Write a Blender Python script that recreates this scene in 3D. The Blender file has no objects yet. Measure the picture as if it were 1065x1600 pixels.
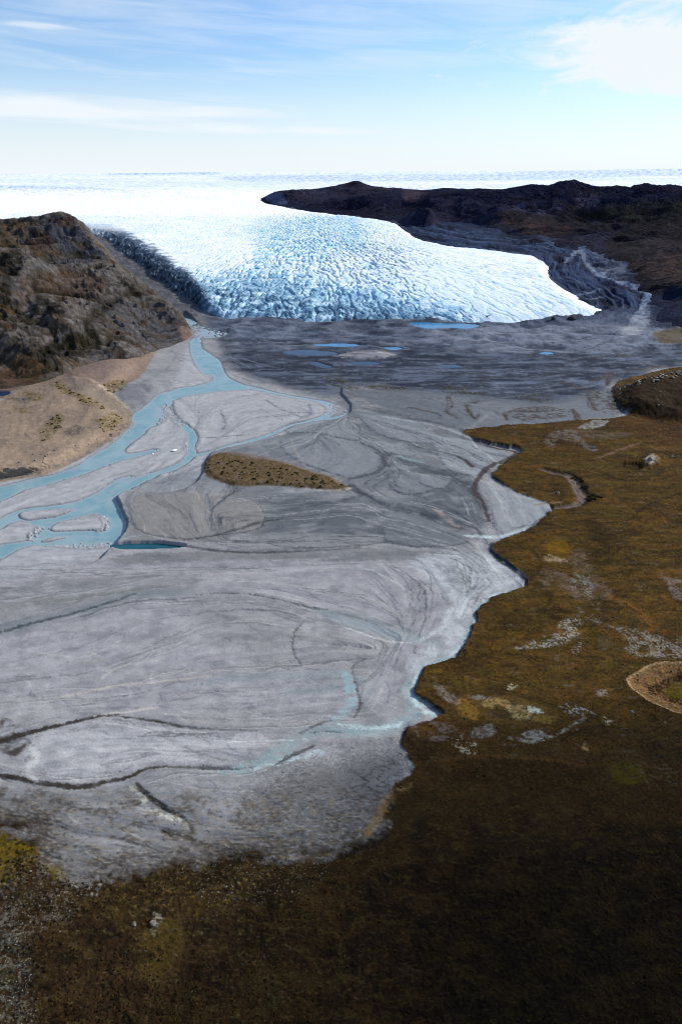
import bpy, bmesh, math, random
import numpy as np
from mathutils import Vector, Matrix, noise as mnoise

rng = np.random.default_rng(7)
random.seed(7)
scene = bpy.context.scene
COL = scene.collection
f32 = np.float32

# ------------------------------------------------------------------ camera geometry (the survey of the valley)
H = 300.0                      # the drone hovers 300 m above the outwash plain
TH = math.radians(26.0)
FPX = 1600 * 24 / 36.0
CT, ST = math.cos(TH), math.sin(TH)

def pchip(xs, ys):
    xs = np.array(xs, float); ys = np.array(ys, float)
    h = np.diff(xs); d = np.diff(ys) / h
    m = np.zeros_like(xs); m[0] = d[0]; m[-1] = d[-1]
    for i in range(1, len(xs) - 1):
        if d[i-1] * d[i] > 0:
            w1 = 2*h[i] + h[i-1]; w2 = h[i] + 2*h[i-1]
            m[i] = (w1 + w2) / (w1/d[i-1] + w2/d[i])
    def fn(x):
        x = np.clip(np.asarray(x, float), xs[0], xs[-1])
        k = np.clip(np.searchsorted(xs, x) - 1, 0, len(xs) - 2)
        t = (x - xs[k]) / h[k]
        return ((1+2*t)*(1-t)**2*ys[k] + t*(1-t)**2*h[k]*m[k] + t*t*(3-2*t)*ys[k+1] + t*t*(t-1)*h[k]*m[k+1])
    return fn

# long profiles of the valley: ice surface and valley floor against distance
S_prof = pchip([0, 1500, 1616, 1690, 1780, 1930, 2200, 2600, 3000, 3600, 4500, 5500, 6500, 8000, 10000, 14000, 20000, 27000, 35000, 45000, 70000],
               [-30, -14, 0, 17, 34, 54, 78, 96, 108, 124, 148, 174, 198, 230, 270, 345, 440, 520, 590, 650, 690])
B_prof = pchip([0, 1500, 1620, 1750, 2000, 2400, 3000, 3600, 4500, 6500, 8000, 12000, 70000],
               [0, 0, 2, 12, 34, 62, 90, 106, 128, 168, 190, 230, 300])

def dep_slope(py):             # drop per metre of distance along the sight line through image row py
    yv = (800.0 - py) / FPX
    return (ST - yv*CT) / (CT + yv*ST)

def Y_on(prof, py):            # distance at which that sight line meets a long profile
    py = np.asarray(py, float)
    s = dep_slope(py)
    lo = np.full(py.shape, 20.0); hi = np.full(py.shape, 60000.0)
    if prof is None:
        return H / s
    # march: first crossing in log distance
    ys = np.exp(np.linspace(math.log(30.0), math.log(69000.0), 6000))
    pz = prof(ys)
    out = np.empty(py.shape)
    for i, si in np.ndenumerate(s):
        g = (H - si*ys) - pz
        k = np.argmax(g <= 0) if (g <= 0).any() else len(ys) - 1
        if k > 0 and g[k] <= 0:
            t = g[k-1] / (g[k-1] - g[k])
            out[i] = ys[k-1] + t*(ys[k] - ys[k-1])
        else:
            out[i] = ys[k]
    return out

def X_at(px, py, Y):
    yv = (800.0 - py) / FPX
    return (px - 532.5) / FPX * Y / (CT + yv*ST)

def pt(px, py, Y=None, z=0.0):
    """world point seen at (px, py): on the valley floor, or at distance Y."""
    s = float(dep_slope(py))
    if Y is None:
        Y = (H - z) / s
        if Y > 1500 and z == 0.0:
            Y = float(Y_on(B_prof, np.array([py]))[0])
    return Vector((float(X_at(px, py, Y)), Y, H - s*Y))

def project(X, Y, Z):
    dz = Z - H
    dep = Y*CT - dz*ST
    up = Y*ST + dz*CT
    return 532.5 + FPX*X/dep, 800 - FPX*up/dep

# ------------------------------------------------------------------ numeric noise
def _h(ix, iy, seed):
    n = (ix.astype(np.uint32)*np.uint32(374761393) + iy.astype(np.uint32)*np.uint32(668265263) + np.uint32(seed*974634777 & 0xffffffff))
    n = (n ^ (n >> np.uint32(13))) * np.uint32(1274126177)
    return n ^ (n >> np.uint32(16))

def perlin(x, y, seed=0):
    x = np.asarray(x, f32); y = np.asarray(y, f32)
    x0 = np.floor(x); y0 = np.floor(y)
    fx = x - x0; fy = y - y0
    ix = x0.astype(np.int64); iy = y0.astype(np.int64)
    u = fx*fx*fx*(fx*(fx*6-15)+10); v = fy*fy*fy*(fy*(fy*6-15)+10)
    def g(dx, dy):
        a = _h(ix+dx, iy+dy, seed).astype(f32) * f32(2*math.pi/4294967296.0)
        return np.cos(a)*(fx-dx) + np.sin(a)*(fy-dy)
    a = g(0,0); b = g(1,0); c = g(0,1); d = g(1,1)
    r = a + u*(b-a); s = c + u*(d-c)
    return ((r + v*(s-r)) * f32(1.5)).astype(f32)

def fbm(x, y, seed=0, octv=4, gain=0.5, lac=2.03):
    o = 0; a = 1.0; n = 0
    for i in range(octv):
        o = o + a*perlin(x, y, seed+i*17); n += a
        a *= gain; x = x*lac + 13.7; y = y*lac + 7.3
    return o / n

def ridged(x, y, seed=0, octv=4, gain=0.5):
    o = 0; a = 1.0; n = 0
    for i in range(octv):
        o = o + a*(1 - np.abs(perlin(x, y, seed+i*13))*1.6); n += a
        a *= gain; x = x*2.07 + 3.1; y = y*2.07 + 9.9
    return o / n

def sstep(a, b, x):
    t = np.clip((x - a) / (b - a), 0, 1)
    return t*t*(3 - 2*t)

GAIN = (1.30, 1.27, 1.33)
def C(r, g, b, k=1.0):
    """base colour from an observed colour of the material in full daylight"""
    o = []
    for v, gn in zip((r, g, b), GAIN):
        v /= 255.0
        l = v/12.92 if v <= 0.04045 else ((v+0.055)/1.055)**2.4
        o.append(l / gn * k)
    return np.array(o, f32)

# ------------------------------------------------------------------ curves and outline fields
def smooth_poly(pts, closed, sub=5):
    P = np.array([p[:2] for p in pts], float); n = len(P)
    W = np.array([p[2] if len(p) > 2 else 0 for p in pts], float)
    out = []; ow = []
    rngs = range(n if closed else n-1)
    for i in rngs:
        if closed:
            p0, p1, p2, p3 = P[(i-1) % n], P[i], P[(i+1) % n], P[(i+2) % n]
        else:
            p0, p1, p2, p3 = P[max(i-1,0)], P[i], P[i+1], P[min(i+2,n-1)]
        w1, w2 = W[i], W[(i+1) % n]
        for k in range(sub):
            t = k/sub
            q = 0.5*((2*p1) + (-p0+p2)*t + (2*p0-5*p1+4*p2-p3)*t*t + (-p0+3*p1-3*p2+p3)*t**3)
            out.append(q); ow.append(w1 + (w2-w1)*t)
    if not closed:
        out.append(P[-1]); ow.append(W[-1])
    return np.array(out), np.array(ow)

class Field:
    """outline and stroke masks over a surveyed surface lattice"""
    def __init__(self, WX, WY, kfun):
        self.X = WX.astype(f32); self.Y = WY.astype(f32); self.kfun = kfun
        self.shape = WX.shape
    def box(self, x0, x1, y0, y1):
        r = (self.rowmax >= y0) & (self.rowmin <= y1); c = (self.colmax >= x0) & (self.colmin <= x1)
        ri = np.nonzero(r)[0]; ci = np.nonzero(c)[0]
        if len(ri) == 0 or len(ci) == 0: return None
        return slice(ri[0], ri[-1]+1), slice(ci[0], ci[-1]+1)
    def prep(self):
        self.rowmin = self.Y.min(1); self.rowmax = self.Y.max(1)
        self.colmin = self.X.min(0); self.colmax = self.X.max(0)
        return self
    def dist(self, pts, R, closed=False, sub=5):
        """distance to a polyline, minus its half width (negative inside); limited to R"""
        P, W = smooth_poly(pts, closed, sub)
        D = np.full(self.shape, R, f32)
        n = len(P)
        for i in range(n if closed else n-1):
            a = P[i]; b = P[(i+1) % n]; wa = W[i]; wb = W[(i+1) % n]
            k = self.kfun((a[1]+b[1])*0.5)
            pad = R + max(wa, wb)
            bb = self.box(min(a[0],b[0])-pad, max(a[0],b[0])+pad, min(a[1],b[1])-pad/k-1, max(a[1],b[1])+pad/k+1)
            if bb is None: continue
            x = self.X[bb]-f32(a[0]); y = (self.Y[bb]-f32(a[1]))*f32(k)
            dx = b[0]-a[0]; dy = (b[1]-a[1])*k
            L = dx*dx+dy*dy+1e-9
            t = np.clip((x*f32(dx)+y*f32(dy))/f32(L), 0, 1)
            d = np.hypot(x-t*f32(dx), y-t*f32(dy)) - (f32(wa)+t*f32(wb-wa))
            D[bb] = np.minimum(D[bb], d)
        return D
    def inside(self, pts, sub=5):
        P, _ = smooth_poly(pts, True, sub)
        M = np.zeros(self.shape, bool)
        bb = self.box(P[:,0].min()-1, P[:,0].max()+1, P[:,1].min()-1, P[:,1].max()+1)
        if bb is None: return M
        x = self.X[bb]; y = self.Y[bb]; m = np.zeros(x.shape, bool)
        n = len(P)
        for i in range(n):
            a = P[i]; b = P[(i+1) % n]
            if a[1] == b[1]: continue
            cnd = (y > min(a[1],b[1])) & (y <= max(a[1],b[1]))
            m ^= cnd & (x < a[0] + (y-f32(a[1]))*f32((b[0]-a[0])/(b[1]-a[1])))
        M[bb] = m
        return M
    def sdf(self, pts, R=40, sub=5):
        """positive inside"""
        d = self.dist(pts, R, True, sub)
        return np.where(self.inside(pts, sub), d, -d)
    def stroke(self, pts, soft=2.0, sub=5):
        d = self.dist(pts, soft*2.2+2, False, sub)
        if getattr(self, 'E', None) is None: return 1 - sstep(-soft*0.5, soft, d)
        d = d + self.E*soft*0.75
        return (1 - sstep(-soft*0.6, soft*1.1, d))*self.O*(d < soft*1.5)
    def poly(self, pts, soft=3.0, sub=4):
        d = self.sdf(pts, soft*2.2+9, sub)
        if getattr(self, 'E', None) is None: return sstep(-soft, soft, d)
        return sstep(-soft*.8, soft*.9, d + self.E*soft*0.85 + self.E2)

# ------------------------------------------------------------------ objects
def tag(o, label=None, cat=None, group=None, kind=None):
    if label: o['label'] = label
    if cat: o['category'] = cat
    if group: o['group'] = group
    if kind: o['kind'] = kind
    return o

def grid_mesh(name, X, Y, Z, mat, keep=None, attrs=None, color=None, smooth=True):
    nr, nc = X.shape
    idx = np.arange(nr*nc).reshape(nr, nc)
    q = np.stack([idx[:-1,:-1], idx[1:,:-1], idx[1:,1:], idx[:-1,1:]], -1)
    # rows run from far to near, so this winding faces up
    if keep is not None:
        kc = keep[:-1,:-1] | keep[1:,:-1] | keep[1:,1:] | keep[:-1,1:]
        q = q[kc]
    q = q.reshape(-1, 4)
    used = np.zeros(nr*nc, bool); used[q.ravel()] = True
    remap = np.cumsum(used) - 1
    q = remap[q]
    co = np.stack([X.ravel(), Y.ravel(), Z.ravel()], -1)[used].astype(f32)
    me = bpy.data.meshes.new(name)
    me.vertices.add(len(co)); me.vertices.foreach_set('co', co.ravel())
    me.loops.add(q.size); me.loops.foreach_set('vertex_index', q.ravel().astype(np.int32))
    me.polygons.add(len(q)); me.polygons.foreach_set('loop_start', np.arange(0, q.size, 4, dtype=np.int32))
    me.polygons.foreach_set('loop_total', np.full(len(q), 4, np.int32))
    me.polygons.foreach_set('use_smooth', np.full(len(q), smooth))
    me.update(calc_edges=True)
    for k, v in (attrs or {}).items():
        a = me.attributes.new(k, 'FLOAT', 'POINT'); a.data.foreach_set('value', np.ascontiguousarray(v.ravel()[used], f32))
    if color is not None:
        a = me.attributes.new('surface', 'FLOAT_COLOR', 'POINT')
        c4 = np.ones((len(co), 4), f32); c4[:, :3] = color.reshape(-1, 3)[used]
        a.data.foreach_set('color', c4.ravel())
    me.materials.append(mat)
    o = bpy.data.objects.new(name, me); COL.objects.link(o)
    return o

# ------------------------------------------------------------------ materials
def new_mat(name):
    m = bpy.data.materials.new(name); m.use_nodes = True
    nt = m.node_tree; nt.nodes.clear()
    out = nt.nodes.new('ShaderNodeOutputMaterial'); b = nt.nodes.new('ShaderNodeBsdfPrincipled')
    nt.links.new(b.outputs[0], out.inputs[0])
    return m, nt, b

def nd(nt, typ, **kw):
    n = nt.nodes.new(typ)
    for k, v in kw.items():
        if k.startswith('i_'):
            key = k[2:]
            n.inputs[int(key) if key.isdigit() else key].default_value = v
        else:
            setattr(n, k, v)
    return n

def noise_node(nt, scale, detail=4, rough=0.55, vec=None, dist=0.0):
    n = nd(nt, 'ShaderNodeTexNoise'); n.inputs['Scale'].default_value = scale
    n.inputs['Detail'].default_value = detail; n.inputs['Roughness'].default_value = rough
    n.inputs['Distortion'].default_value = dist
    if vec is not None: nt.links.new(vec, n.inputs['Vector'])
    return n

def ramp(nt, fac, a, b, va=0.0, vb=1.0):
    r = nd(nt, 'ShaderNodeMapRange'); r.inputs[1].default_value = a; r.inputs[2].default_value = b
    r.inputs[3].default_value = va; r.inputs[4].default_value = vb
    nt.links.new(fac, r.inputs[0]); return r.outputs[0]

def mul_rgb(nt, col, fac):
    v = nd(nt, 'ShaderNodeVectorMath', operation='SCALE')
    nt.links.new(col, v.inputs[0]); nt.links.new(fac, v.inputs['Scale']); return v.outputs[0]

def math_n(nt, op, a, b=None):
    m = nd(nt, 'ShaderNodeMath', operation=op)
    for i, v in enumerate((a, b)):
        if v is None: continue
        if isinstance(v, (int, float)): m.inputs[i].default_value = v
        else: nt.links.new(v, m.inputs[i])
    return m.outputs[0]

def ground_material():
    m, nt, b = new_mat('silt_and_tundra')
    tc = nd(nt, 'ShaderNodeTexCoord'); P = tc.outputs['Object']
    col = nd(nt, 'ShaderNodeAttribute', attribute_name='surface').outputs['Color']
    wet = nd(nt, 'ShaderNodeAttribute', attribute_name='wet').outputs['Fac']
    veg = nd(nt, 'ShaderNodeAttribute', attribute_name='veg').outputs['Fac']
    n1 = noise_node(nt, 0.9, 5, 0.7, P).outputs['Fac']        # ~1 m grain
    n2 = noise_node(nt, 0.11, 5, 0.6, P).outputs['Fac']       # ~10 m mottling
    n3 = noise_node(nt, 2.6, 3, 0.7, P).outputs['Fac']
    g1 = ramp(nt, n1, 0.3, 0.7, 0.80, 1.20)
    gv = ramp(nt, n1, 0.32, 0.68, 0.62, 1.4)
    mix = nd(nt, 'ShaderNodeMix'); nt.links.new(veg, mix.inputs[0]); nt.links.new(g1, mix.inputs[2]); nt.links.new(gv, mix.inputs[3])
    g2 = ramp(nt, n2, 0.3, 0.7, 0.88, 1.12)
    g3 = ramp(nt, n3, 0.3, 0.7, 0.82, 1.18)
    k = math_n(nt, 'MULTIPLY', math_n(nt, 'MULTIPLY', mix.outputs[0], g2), g3)
    nt.links.new(mul_rgb(nt, col, k), b.inputs['Base Color'])
    nt.links.new(ramp(nt, wet, 0, 1, 0.92, 0.42), b.inputs['Roughness'])
    nt.links.new(ramp(nt, wet, 0, 1, .025, .14), b.inputs['Specular IOR Level'])
    bmp = nd(nt, 'ShaderNodeBump'); bmp.inputs['Distance'].default_value = 1.0
    h = math_n(nt, 'MULTIPLY', n1, ramp(nt, veg, 0, 1, 0.12, 0.55))
    h2 = math_n(nt, 'MULTIPLY', n2, 0.5)
    nt.links.new(math_n(nt, 'ADD', h, h2), bmp.inputs['Height'])
    bmp.inputs['Strength'].default_value = 0.6
    nt.links.new(bmp.outputs[0], b.inputs['Normal'])
    return m

def rock_material(name, s1, s2, bump):
    m, nt, b = new_mat(name)
    P = nd(nt, 'ShaderNodeTexCoord').outputs['Object']
    col = nd(nt, 'ShaderNodeAttribute', attribute_name='surface').outputs['Color']
    n1 = noise_node(nt, s1, 6, 0.7, P, 0.6).outputs['Fac']
    n2 = noise_node(nt, s2, 5, 0.65, P).outputs['Fac']
    k = math_n(nt, 'MULTIPLY', ramp(nt, n1, 0.28, 0.72, 0.4, 1.6), ramp(nt, n2, 0.3, 0.7, 0.6, 1.4))
    nt.links.new(mul_rgb(nt, col, k), b.inputs['Base Color'])
    b.inputs['Roughness'].default_value = 0.95; b.inputs['Specular IOR Level'].default_value = 0.03
    bmp = nd(nt, 'ShaderNodeBump'); bmp.inputs['Distance'].default_value = bump; bmp.inputs['Strength'].default_value = .7
    nt.links.new(math_n(nt, 'ADD', n1, n2), bmp.inputs['Height']); nt.links.new(bmp.outputs[0], b.inputs['Normal'])
    return m

def ice_material():
    m, nt, b = new_mat('glacier_ice')
    P = nd(nt, 'ShaderNodeTexCoord').outputs['Object']
    col = nd(nt, 'ShaderNodeAttribute', attribute_name='surface').outputs['Color']
    n1 = noise_node(nt, 0.13, 5, 0.65, P, 0.5).outputs['Fac']
    k = ramp(nt, n1, 0.3, 0.7, 0.88, 1.06)
    nt.links.new(mul_rgb(nt, col, k), b.inputs['Base Color'])
    b.inputs['Roughness'].default_value = 0.6; b.inputs['Specular IOR Level'].default_value = 0.06
    bmp = nd(nt, 'ShaderNodeBump'); bmp.inputs['Distance'].default_value = 3.0; bmp.inputs['Strength'].default_value = 0.5
    nt.links.new(n1, bmp.inputs['Height']); nt.links.new(bmp.outputs[0], b.inputs['Normal'])
    return m

def water_material(name, deep, shallow, rough=0.12, bump=0.05, spec=0.5, scale=0.03):
    m, nt, b = new_mat(name)
    P = nd(nt, 'ShaderNodeTexCoord').outputs['Object']
    n = noise_node(nt, scale, 4, 0.6, P, 0.8).outputs['Fac']
    mx = nd(nt, 'ShaderNodeMix', data_type='RGBA')
    nt.links.new(ramp(nt, n, 0.38, 0.64), mx.inputs[0])
    mx.inputs[6].default_value = (*deep, 1); mx.inputs[7].default_value = (*shallow, 1)
    sh = nd(nt, 'ShaderNodeAttribute', attribute_name='shallow').outputs['Fac']
    mg = nd(nt, 'ShaderNodeMix', data_type='RGBA'); mg.inputs[7].default_value = (.26,.30,.33,1)
    nt.links.new(sh, mg.inputs[0]); nt.links.new(mx.outputs[2], mg.inputs[6])
    nt.links.new(mg.outputs[2], b.inputs['Base Color'])
    b.inputs['Roughness'].default_value = rough; b.inputs['Specular IOR Level'].default_value = spec
    b.inputs['IOR'].default_value = 1.33
    w = noise_node(nt, 0.6, 3, 0.6, P).outputs['Fac']
    bmp = nd(nt, 'ShaderNodeBump'); bmp.inputs['Distance'].default_value = bump; bmp.inputs['Strength'].default_value = .7
    nt.links.new(w, bmp.inputs['Height']); nt.links.new(bmp.outputs[0], b.inputs['Normal'])
    return m

M_ground = ground_material()
M_hill = rock_material('heath_and_gneiss', 0.12, 0.5, 3.0)
M_mount = rock_material('mountain_rock', 0.02, 0.09, 12.0)
M_ice = ice_material()
# ================================================================== VALLEY FLOOR
def axis(a, b, step, lo, hi, grow):
    mid = list(np.arange(a, b, step)); s = step; L = []; x = a
    while x > lo:
        s *= grow; x -= s; L.append(x)
    s = step; R = []; x = mid[-1]
    while x < hi:
        s *= grow; x += s; R.append(x)
    return np.array(L[::-1] + mid + R)

gx = axis(-130, 1240, 1.3, -1300, 2360, 1.10)
gy = axis(352, 1720, 1.25, 300, 2450, 1.10)
gPX, gPY = np.meshgrid(gx, gy)
kfun_g = lambda py: float(np.clip(1/math.sin(max(math.atan(float(dep_slope(py))), 0.12)), 1.05, 4.0))
kk = np.array([kfun_g(v) for v in gy]); gQ = np.concatenate([[0], np.cumsum(np.diff(gy)*(kk[1:]+kk[:-1])/2)])[:, None] + 0*gPX
YB = Y_on(B_prof, gy)
flat = gy > 520
YB[flat] = H / dep_slope(gy[flat])
gY0 = np.repeat(YB[:, None], len(gx), 1)
gX0 = X_at(gPX, gPY, gY0)
gZ0 = H - dep_slope(gPY)*gY0

wx = 2.2*fbm(gPX/16, gQ/16, 1, 3) + 0.9*perlin(gPX/4.5, gQ/4.5, 5)
wy = 2.2*fbm(gPX/16, gQ/16, 2, 3) + 0.9*perlin(gPX/4.5, gQ/4.5, 6)
kcol = kk[:, None]
F = Field(gPX + wx, gPY + wy/kcol, kfun_g).prep()
F0 = Field(gPX + wx*0.45, gPY + 0.45*wy/kcol, kfun_g).prep()

# world-space noises shared by several layers
nA = fbm(gX0/9, gY0/9, 21, 4)
nB = fbm(gX0/45, gY0/45, 22, 4)
nC = fbm(gX0/160, gY0/160, 23, 3)
nF = fbm(gX0/2.2, gY0/2.2, 24, 3)
F.E = (1.1*fbm(gPX/11, gQ/11, 28, 4) + 0.9*perlin(gPX/3.6, gQ/3.6, 29)).clip(-1.3,1.3); F.E2 = 4.5*fbm(gPX/24, gQ/24, 37, 4); F.O = sstep(-.75, .15, fbm(gPX/16, gQ/16, 30, 3))
nM = ridged(gX0/60 + nB*0.5, gY0/28, 25, 4)

# ---- flow of the old braids: guide lines, then smeared noise along them
guides = [
 [(560,640),(640,655),(720,676),(800,702)], [(560,620),(680,640),(728,672)], [(600,712),(640,728),(684,739),(720,752),(748,775),(757,800),(765,850),(790,895),(812,915)],
 [(547,761),(601,792),(640,802),(690,818),(740,835),(770,860)], [(547,755),(584,742),(601,728),(596,705),(560,680)],
 [(340,800),(400,795),(480,788),(560,782)], [(180,860),(300,862),(420,868),(560,860),(680,870)], [(0,892),(200,893),(300,895),(480,887),(640,882)],
 [(0,995),(60,977),(120,962),(210,938),(300,935),(400,936),(500,956),(560,968),(615,990)],
 [(0,950),(80,940),(200,925),(300,905)], [(0,1055),(60,1048),(130,1035),(190,1010)], [(0,1085),(90,1070),(160,1058),(230,1030),(280,1010)],
 [(0,1110),(100,1095),(200,1082),(300,1068),(420,1058),(560,1045)], [(0,1163),(90,1140),(170,1124),(290,1140),(400,1146),(480,1140),(560,1135),(630,1120)],
 [(60,1200),(150,1170),(260,1165),(360,1170)], [(0,1217),(80,1232),(160,1228),(262,1204),(375,1204),(430,1190),(520,1150),(600,1145),(640,1110),(650,1070),(690,1035),(735,985),(760,945),(800,925)],
 [(660,880),(690,910),(700,950),(660,1010),(640,1060)], [(600,890),(640,930),(650,980),(620,1040),(600,1100)], [(330,770),(325,800),(332,835)], [(215,790),(260,810),(285,835)],
 [(0,800),(120,760),(215,725),(280,690),(300,660),(268,630)], [(0,840),(100,835),(190,830),(195,790),(230,755),(300,715),(380,690),(480,660),(520,640),(460,620),(390,607)],
 [(300,690),(315,660),(330,640),(380,625),(430,622),(500,632)], [(335,560),(380,590),(470,608),(540,628)], [(0,1260),(80,1262),(170,1290),(260,1320),(330,1330)], [(300,1260),(420,1290),(560,1270)], [(0,1330),(200,1375),(400,1345),(560,1330)],
 [(340,510),(500,520),(700,525),(900,500),(1000,470)], [(340,540),(520,560),(720,575),(900,560),(1065,530)], [(560,600),(760,625),(900,610)],
]
G = []
for g in guides:
    P, _ = smooth_poly(g, False, 5)
    T = np.gradient(P, axis=0)
    for p, t in zip(P, T):
        k = kfun_g(p[1]); t = t / (np.hypot(t[0], t[1]*k) + 1e-9)
        G.append((p[0], p[1], t[0], t[1]))
G = np.array(G)
cs = 8
cx = gPX[::cs, ::cs]; cy = gPY[::cs, ::cs]
vxx = np.zeros(cx.shape); vxy = np.zeros(cx.shape); vyy = np.zeros(cx.shape)
for r in range(cx.shape[0]):                       # tensor average, so opposite directions agree
    k = kfun_g(cy[r, 0])
    d2 = (cx[r][:, None]-G[None, :, 0])**2 + ((cy[r][:, None]-G[None, :, 1])*k*0.8)**2 + 60.0
    w = d2**-2.2
    a = G[:, 2]; b = G[:, 3]*k
    vxx[r] = w@(a*a)/w.sum(1); vxy[r] = w@(a*b)/w.sum(1); vyy[r] = w@(b*b)/w.sum(1)
ang = 0.5*np.arctan2(2*vxy, vxx-vyy)
c2, s2 = np.cos(2*ang), np.sin(2*ang)
def up(A):                                          # bilinear back to the full lattice
    ri = np.arange(len(gy))/cs; ci = np.arange(len(gx))/cs
    r0 = np.clip(ri.astype(int), 0, A.shape[0]-2); c0 = np.clip(ci.astype(int), 0, A.shape[1]-2)
    fr = np.clip(ri-r0, 0, 1)[:, None]; fc = np.clip(ci-c0, 0, 1)[None, :]
    return (A[r0][:, c0]*(1-fr)*(1-fc) + A[r0+1][:, c0]*fr*(1-fc) + A[r0][:, c0+1]*(1-fr)*fc + A[r0+1][:, c0+1]*fr*fc)
ang = 0.5*np.arctan2(up(s2), up(c2)) + 0.35*nB*sstep(1700, 900, gY0)
VX = (np.cos(ang)/1.3).astype(f32); VY = (np.sin(ang)/kcol/1.25).astype(f32)   # lattice steps per photo pixel
def smear(N, L, step=1.5):
    N = N.astype(f32); nr, nc = N.shape; acc = N.copy(); n = 1
    R, Cc = np.meshgrid(np.arange(nr, dtype=f32), np.arange(nc, dtype=f32), indexing='ij')
    for sgn in (1, -1):
        r = R.copy(); c = Cc.copy(); pvx = VX; pvy = VY
        for i in range(int(L/step)):
            c = np.clip(c + sgn*step*pvx, 0, nc-1.01); r = np.clip(r + sgn*step*pvy, 0, nr-1.01)
            ri = r.astype(np.int32); ci = c.astype(np.int32)
            nvx = VX[ri, ci]; nvy = VY[ri, ci]
            flip = np.where(nvx*pvx + nvy*pvy*4 < 0, -1, 1).astype(f32)
            pvx = nvx*flip; pvy = nvy*flip
            acc += N[ri, ci]; n += 1
    a = acc / n
    return (a - a.mean()) / (a.std() + 1e-9)
st1 = smear(perlin(gX0/3.0, gY0/3.0, 31) + 0.6*perlin(gPX/3.0, gQ/3.0, 32), 22)
st2 = smear(perlin(gX0/10.0, gY0/10.0, 33) + perlin(gPX/9.0, gQ/9.0, 34), 45)
st3 = smear(perlin(gPX/26.0, gQ/26.0, 35) + 0.5*perlin(gX0/40, gY0/40, 36), 90, 3.0)

# ---------------------------------------------------------------- outlines
T_edge = [(1500,560),(1200,572),(1065,574),(1000,588),(968,596),(956,612),(968,636),(985,648),(960,654),(925,657),(887,659),(837,664),(789,666),(728,674),
 (728,683),(769,695),(803,700),(815,707),(803,715),(789,724),(776,736),(769,746),(779,756),(803,770),(830,780),(850,788),(864,795),(853,807),(837,822),(816,834),(789,844),(774,851),(766,859),
 (776,873),(796,886),(811,897),(820,911),(816,920),(799,928),(771,936),(757,947),(743,961),(743,973),(735,992),(723,1015),(709,1032),(687,1040),(667,1046),(658,1054),(647,1085),(653,1093),(673,1107),
 (692,1120),(684,1125),(667,1133),(640,1140),(628,1158),(632,1181),(646,1198),(640,1215),(616,1231),(604,1262),(590,1308),(563,1324),(524,1335),(488,1345),(453,1347),(413,1340),(374,1337),(331,1345),(260,1362),
 (214,1370),(158,1375),(121,1384),(104,1373),(70,1353),(53,1325),(28,1313),(0,1300),(-60,1290),(-1500,1270),(-1500,2600),(2500,2600),(2500,560)]
sT = F.sdf(T_edge, 70, 3) + 1.7*fbm(gPX/6, gQ/6, 38, 3) + 5.0*fbm(gPX/20, gQ/20, 40, 4)
lowed = sstep(1215, 1270, gPY)*sstep(645, 600, gPX)
mT = sstep(-2.0, 2.0, sT + 1.5*F.E)*(1-lowed) + lowed*sstep(-20, 14, sT + 17*fbm(gPX/12, gQ/8, 41, 5) + 24*fbm(gPX/42, gQ/24, 42, 4))

W_poly = [
 [(284,488),(292,490),(310,505),(335,514),(356,520),(340,527),(318,529),(314,535),(317,544),(334,556),(344,564),(353,585),(368,595),(392,606),(381,609),(348,611),(314,615),(285,620),(270,625),(262,616),(275,607),(305,603),(330,595),(333,587),(318,583),(305,568),(299,553),(297,536),(303,522),(294,505)],
 [(264,611),(243,619),(233,629),(220,639),(210,646),(206,656),(210,664),(196,674),(184,687),(159,704),(135,717),(120,728),(84,741),(61,745),(34,752),(0,760),(-40,768),(-300,800),(-300,822),(-40,795),(0,783),(20,775),(41,764),(68,759),(101,749),(128,742),(162,729),(189,720),(216,713),(247,705),(240,702),(215,707),(199,708),(195,703),(206,692),(223,680),(233,669),(246,664),(258,656),(262,640),(266,624)],
 [(216,744),(203,743),(183,748),(169,758),(149,771),(125,781),(95,788),(61,792),(37,795),(14,803),(-40,820),(-300,850),(-300,900),(-40,886),(0,873),(10,869),(27,859),(51,852),(85,854),(128,857),(155,856),(174,852),(184,845),(194,832),(198,819),(193,805),(186,788),(182,778),(192,769),(206,763),(222,754),(246,744),(238,738)]]
W_stroke = [
 [(266,622,5),(264,636,5),(272,652,5),(286,664,7),(299,677,8),(300,688,8),(296,699,8),(300,708,7),(288,721,7),(268,732,7),(240,741,7),(208,755,12)],
 [(385,603,5),(405,608,4.5),(430,614,4),(459,620,4),(490,625,4.5),(511,632,7),(519,641,9),(508,651,8),(483,658,5),(456,664,5),(429,676,5),(398,687,5),(361,696,5),(330,706,4),(300,712,6)],
 [(500,626,3),(528,634,5),(542,643,4),(525,652,5),(495,657,4)],
]
islands = [
 [(30,808),(34,800),(68,797),(112,794),(108,800),(88,807),(68,810),(44,813)], [(79,825),(88,817),(115,810),(149,802),(157,807),(162,820),(159,827),(135,829),(101,830),(83,830)],
 [(-30,832),(0,827),(14,819),(34,814),(51,819),(56,825),(41,839),(44,844),(20,848),(-30,852)], [(64,846),(81,839),(105,839),(78,846)]]
sW = np.full(gPX.shape, -40, f32)
for p in W_poly: sW = np.maximum(sW, F0.sdf(p, 14, 4))
for p in W_stroke: sW = np.maximum(sW, -F0.dist(p, 14, False))
for p in islands: sW = np.minimum(sW, -F0.sdf(p, 14, 4))
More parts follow.
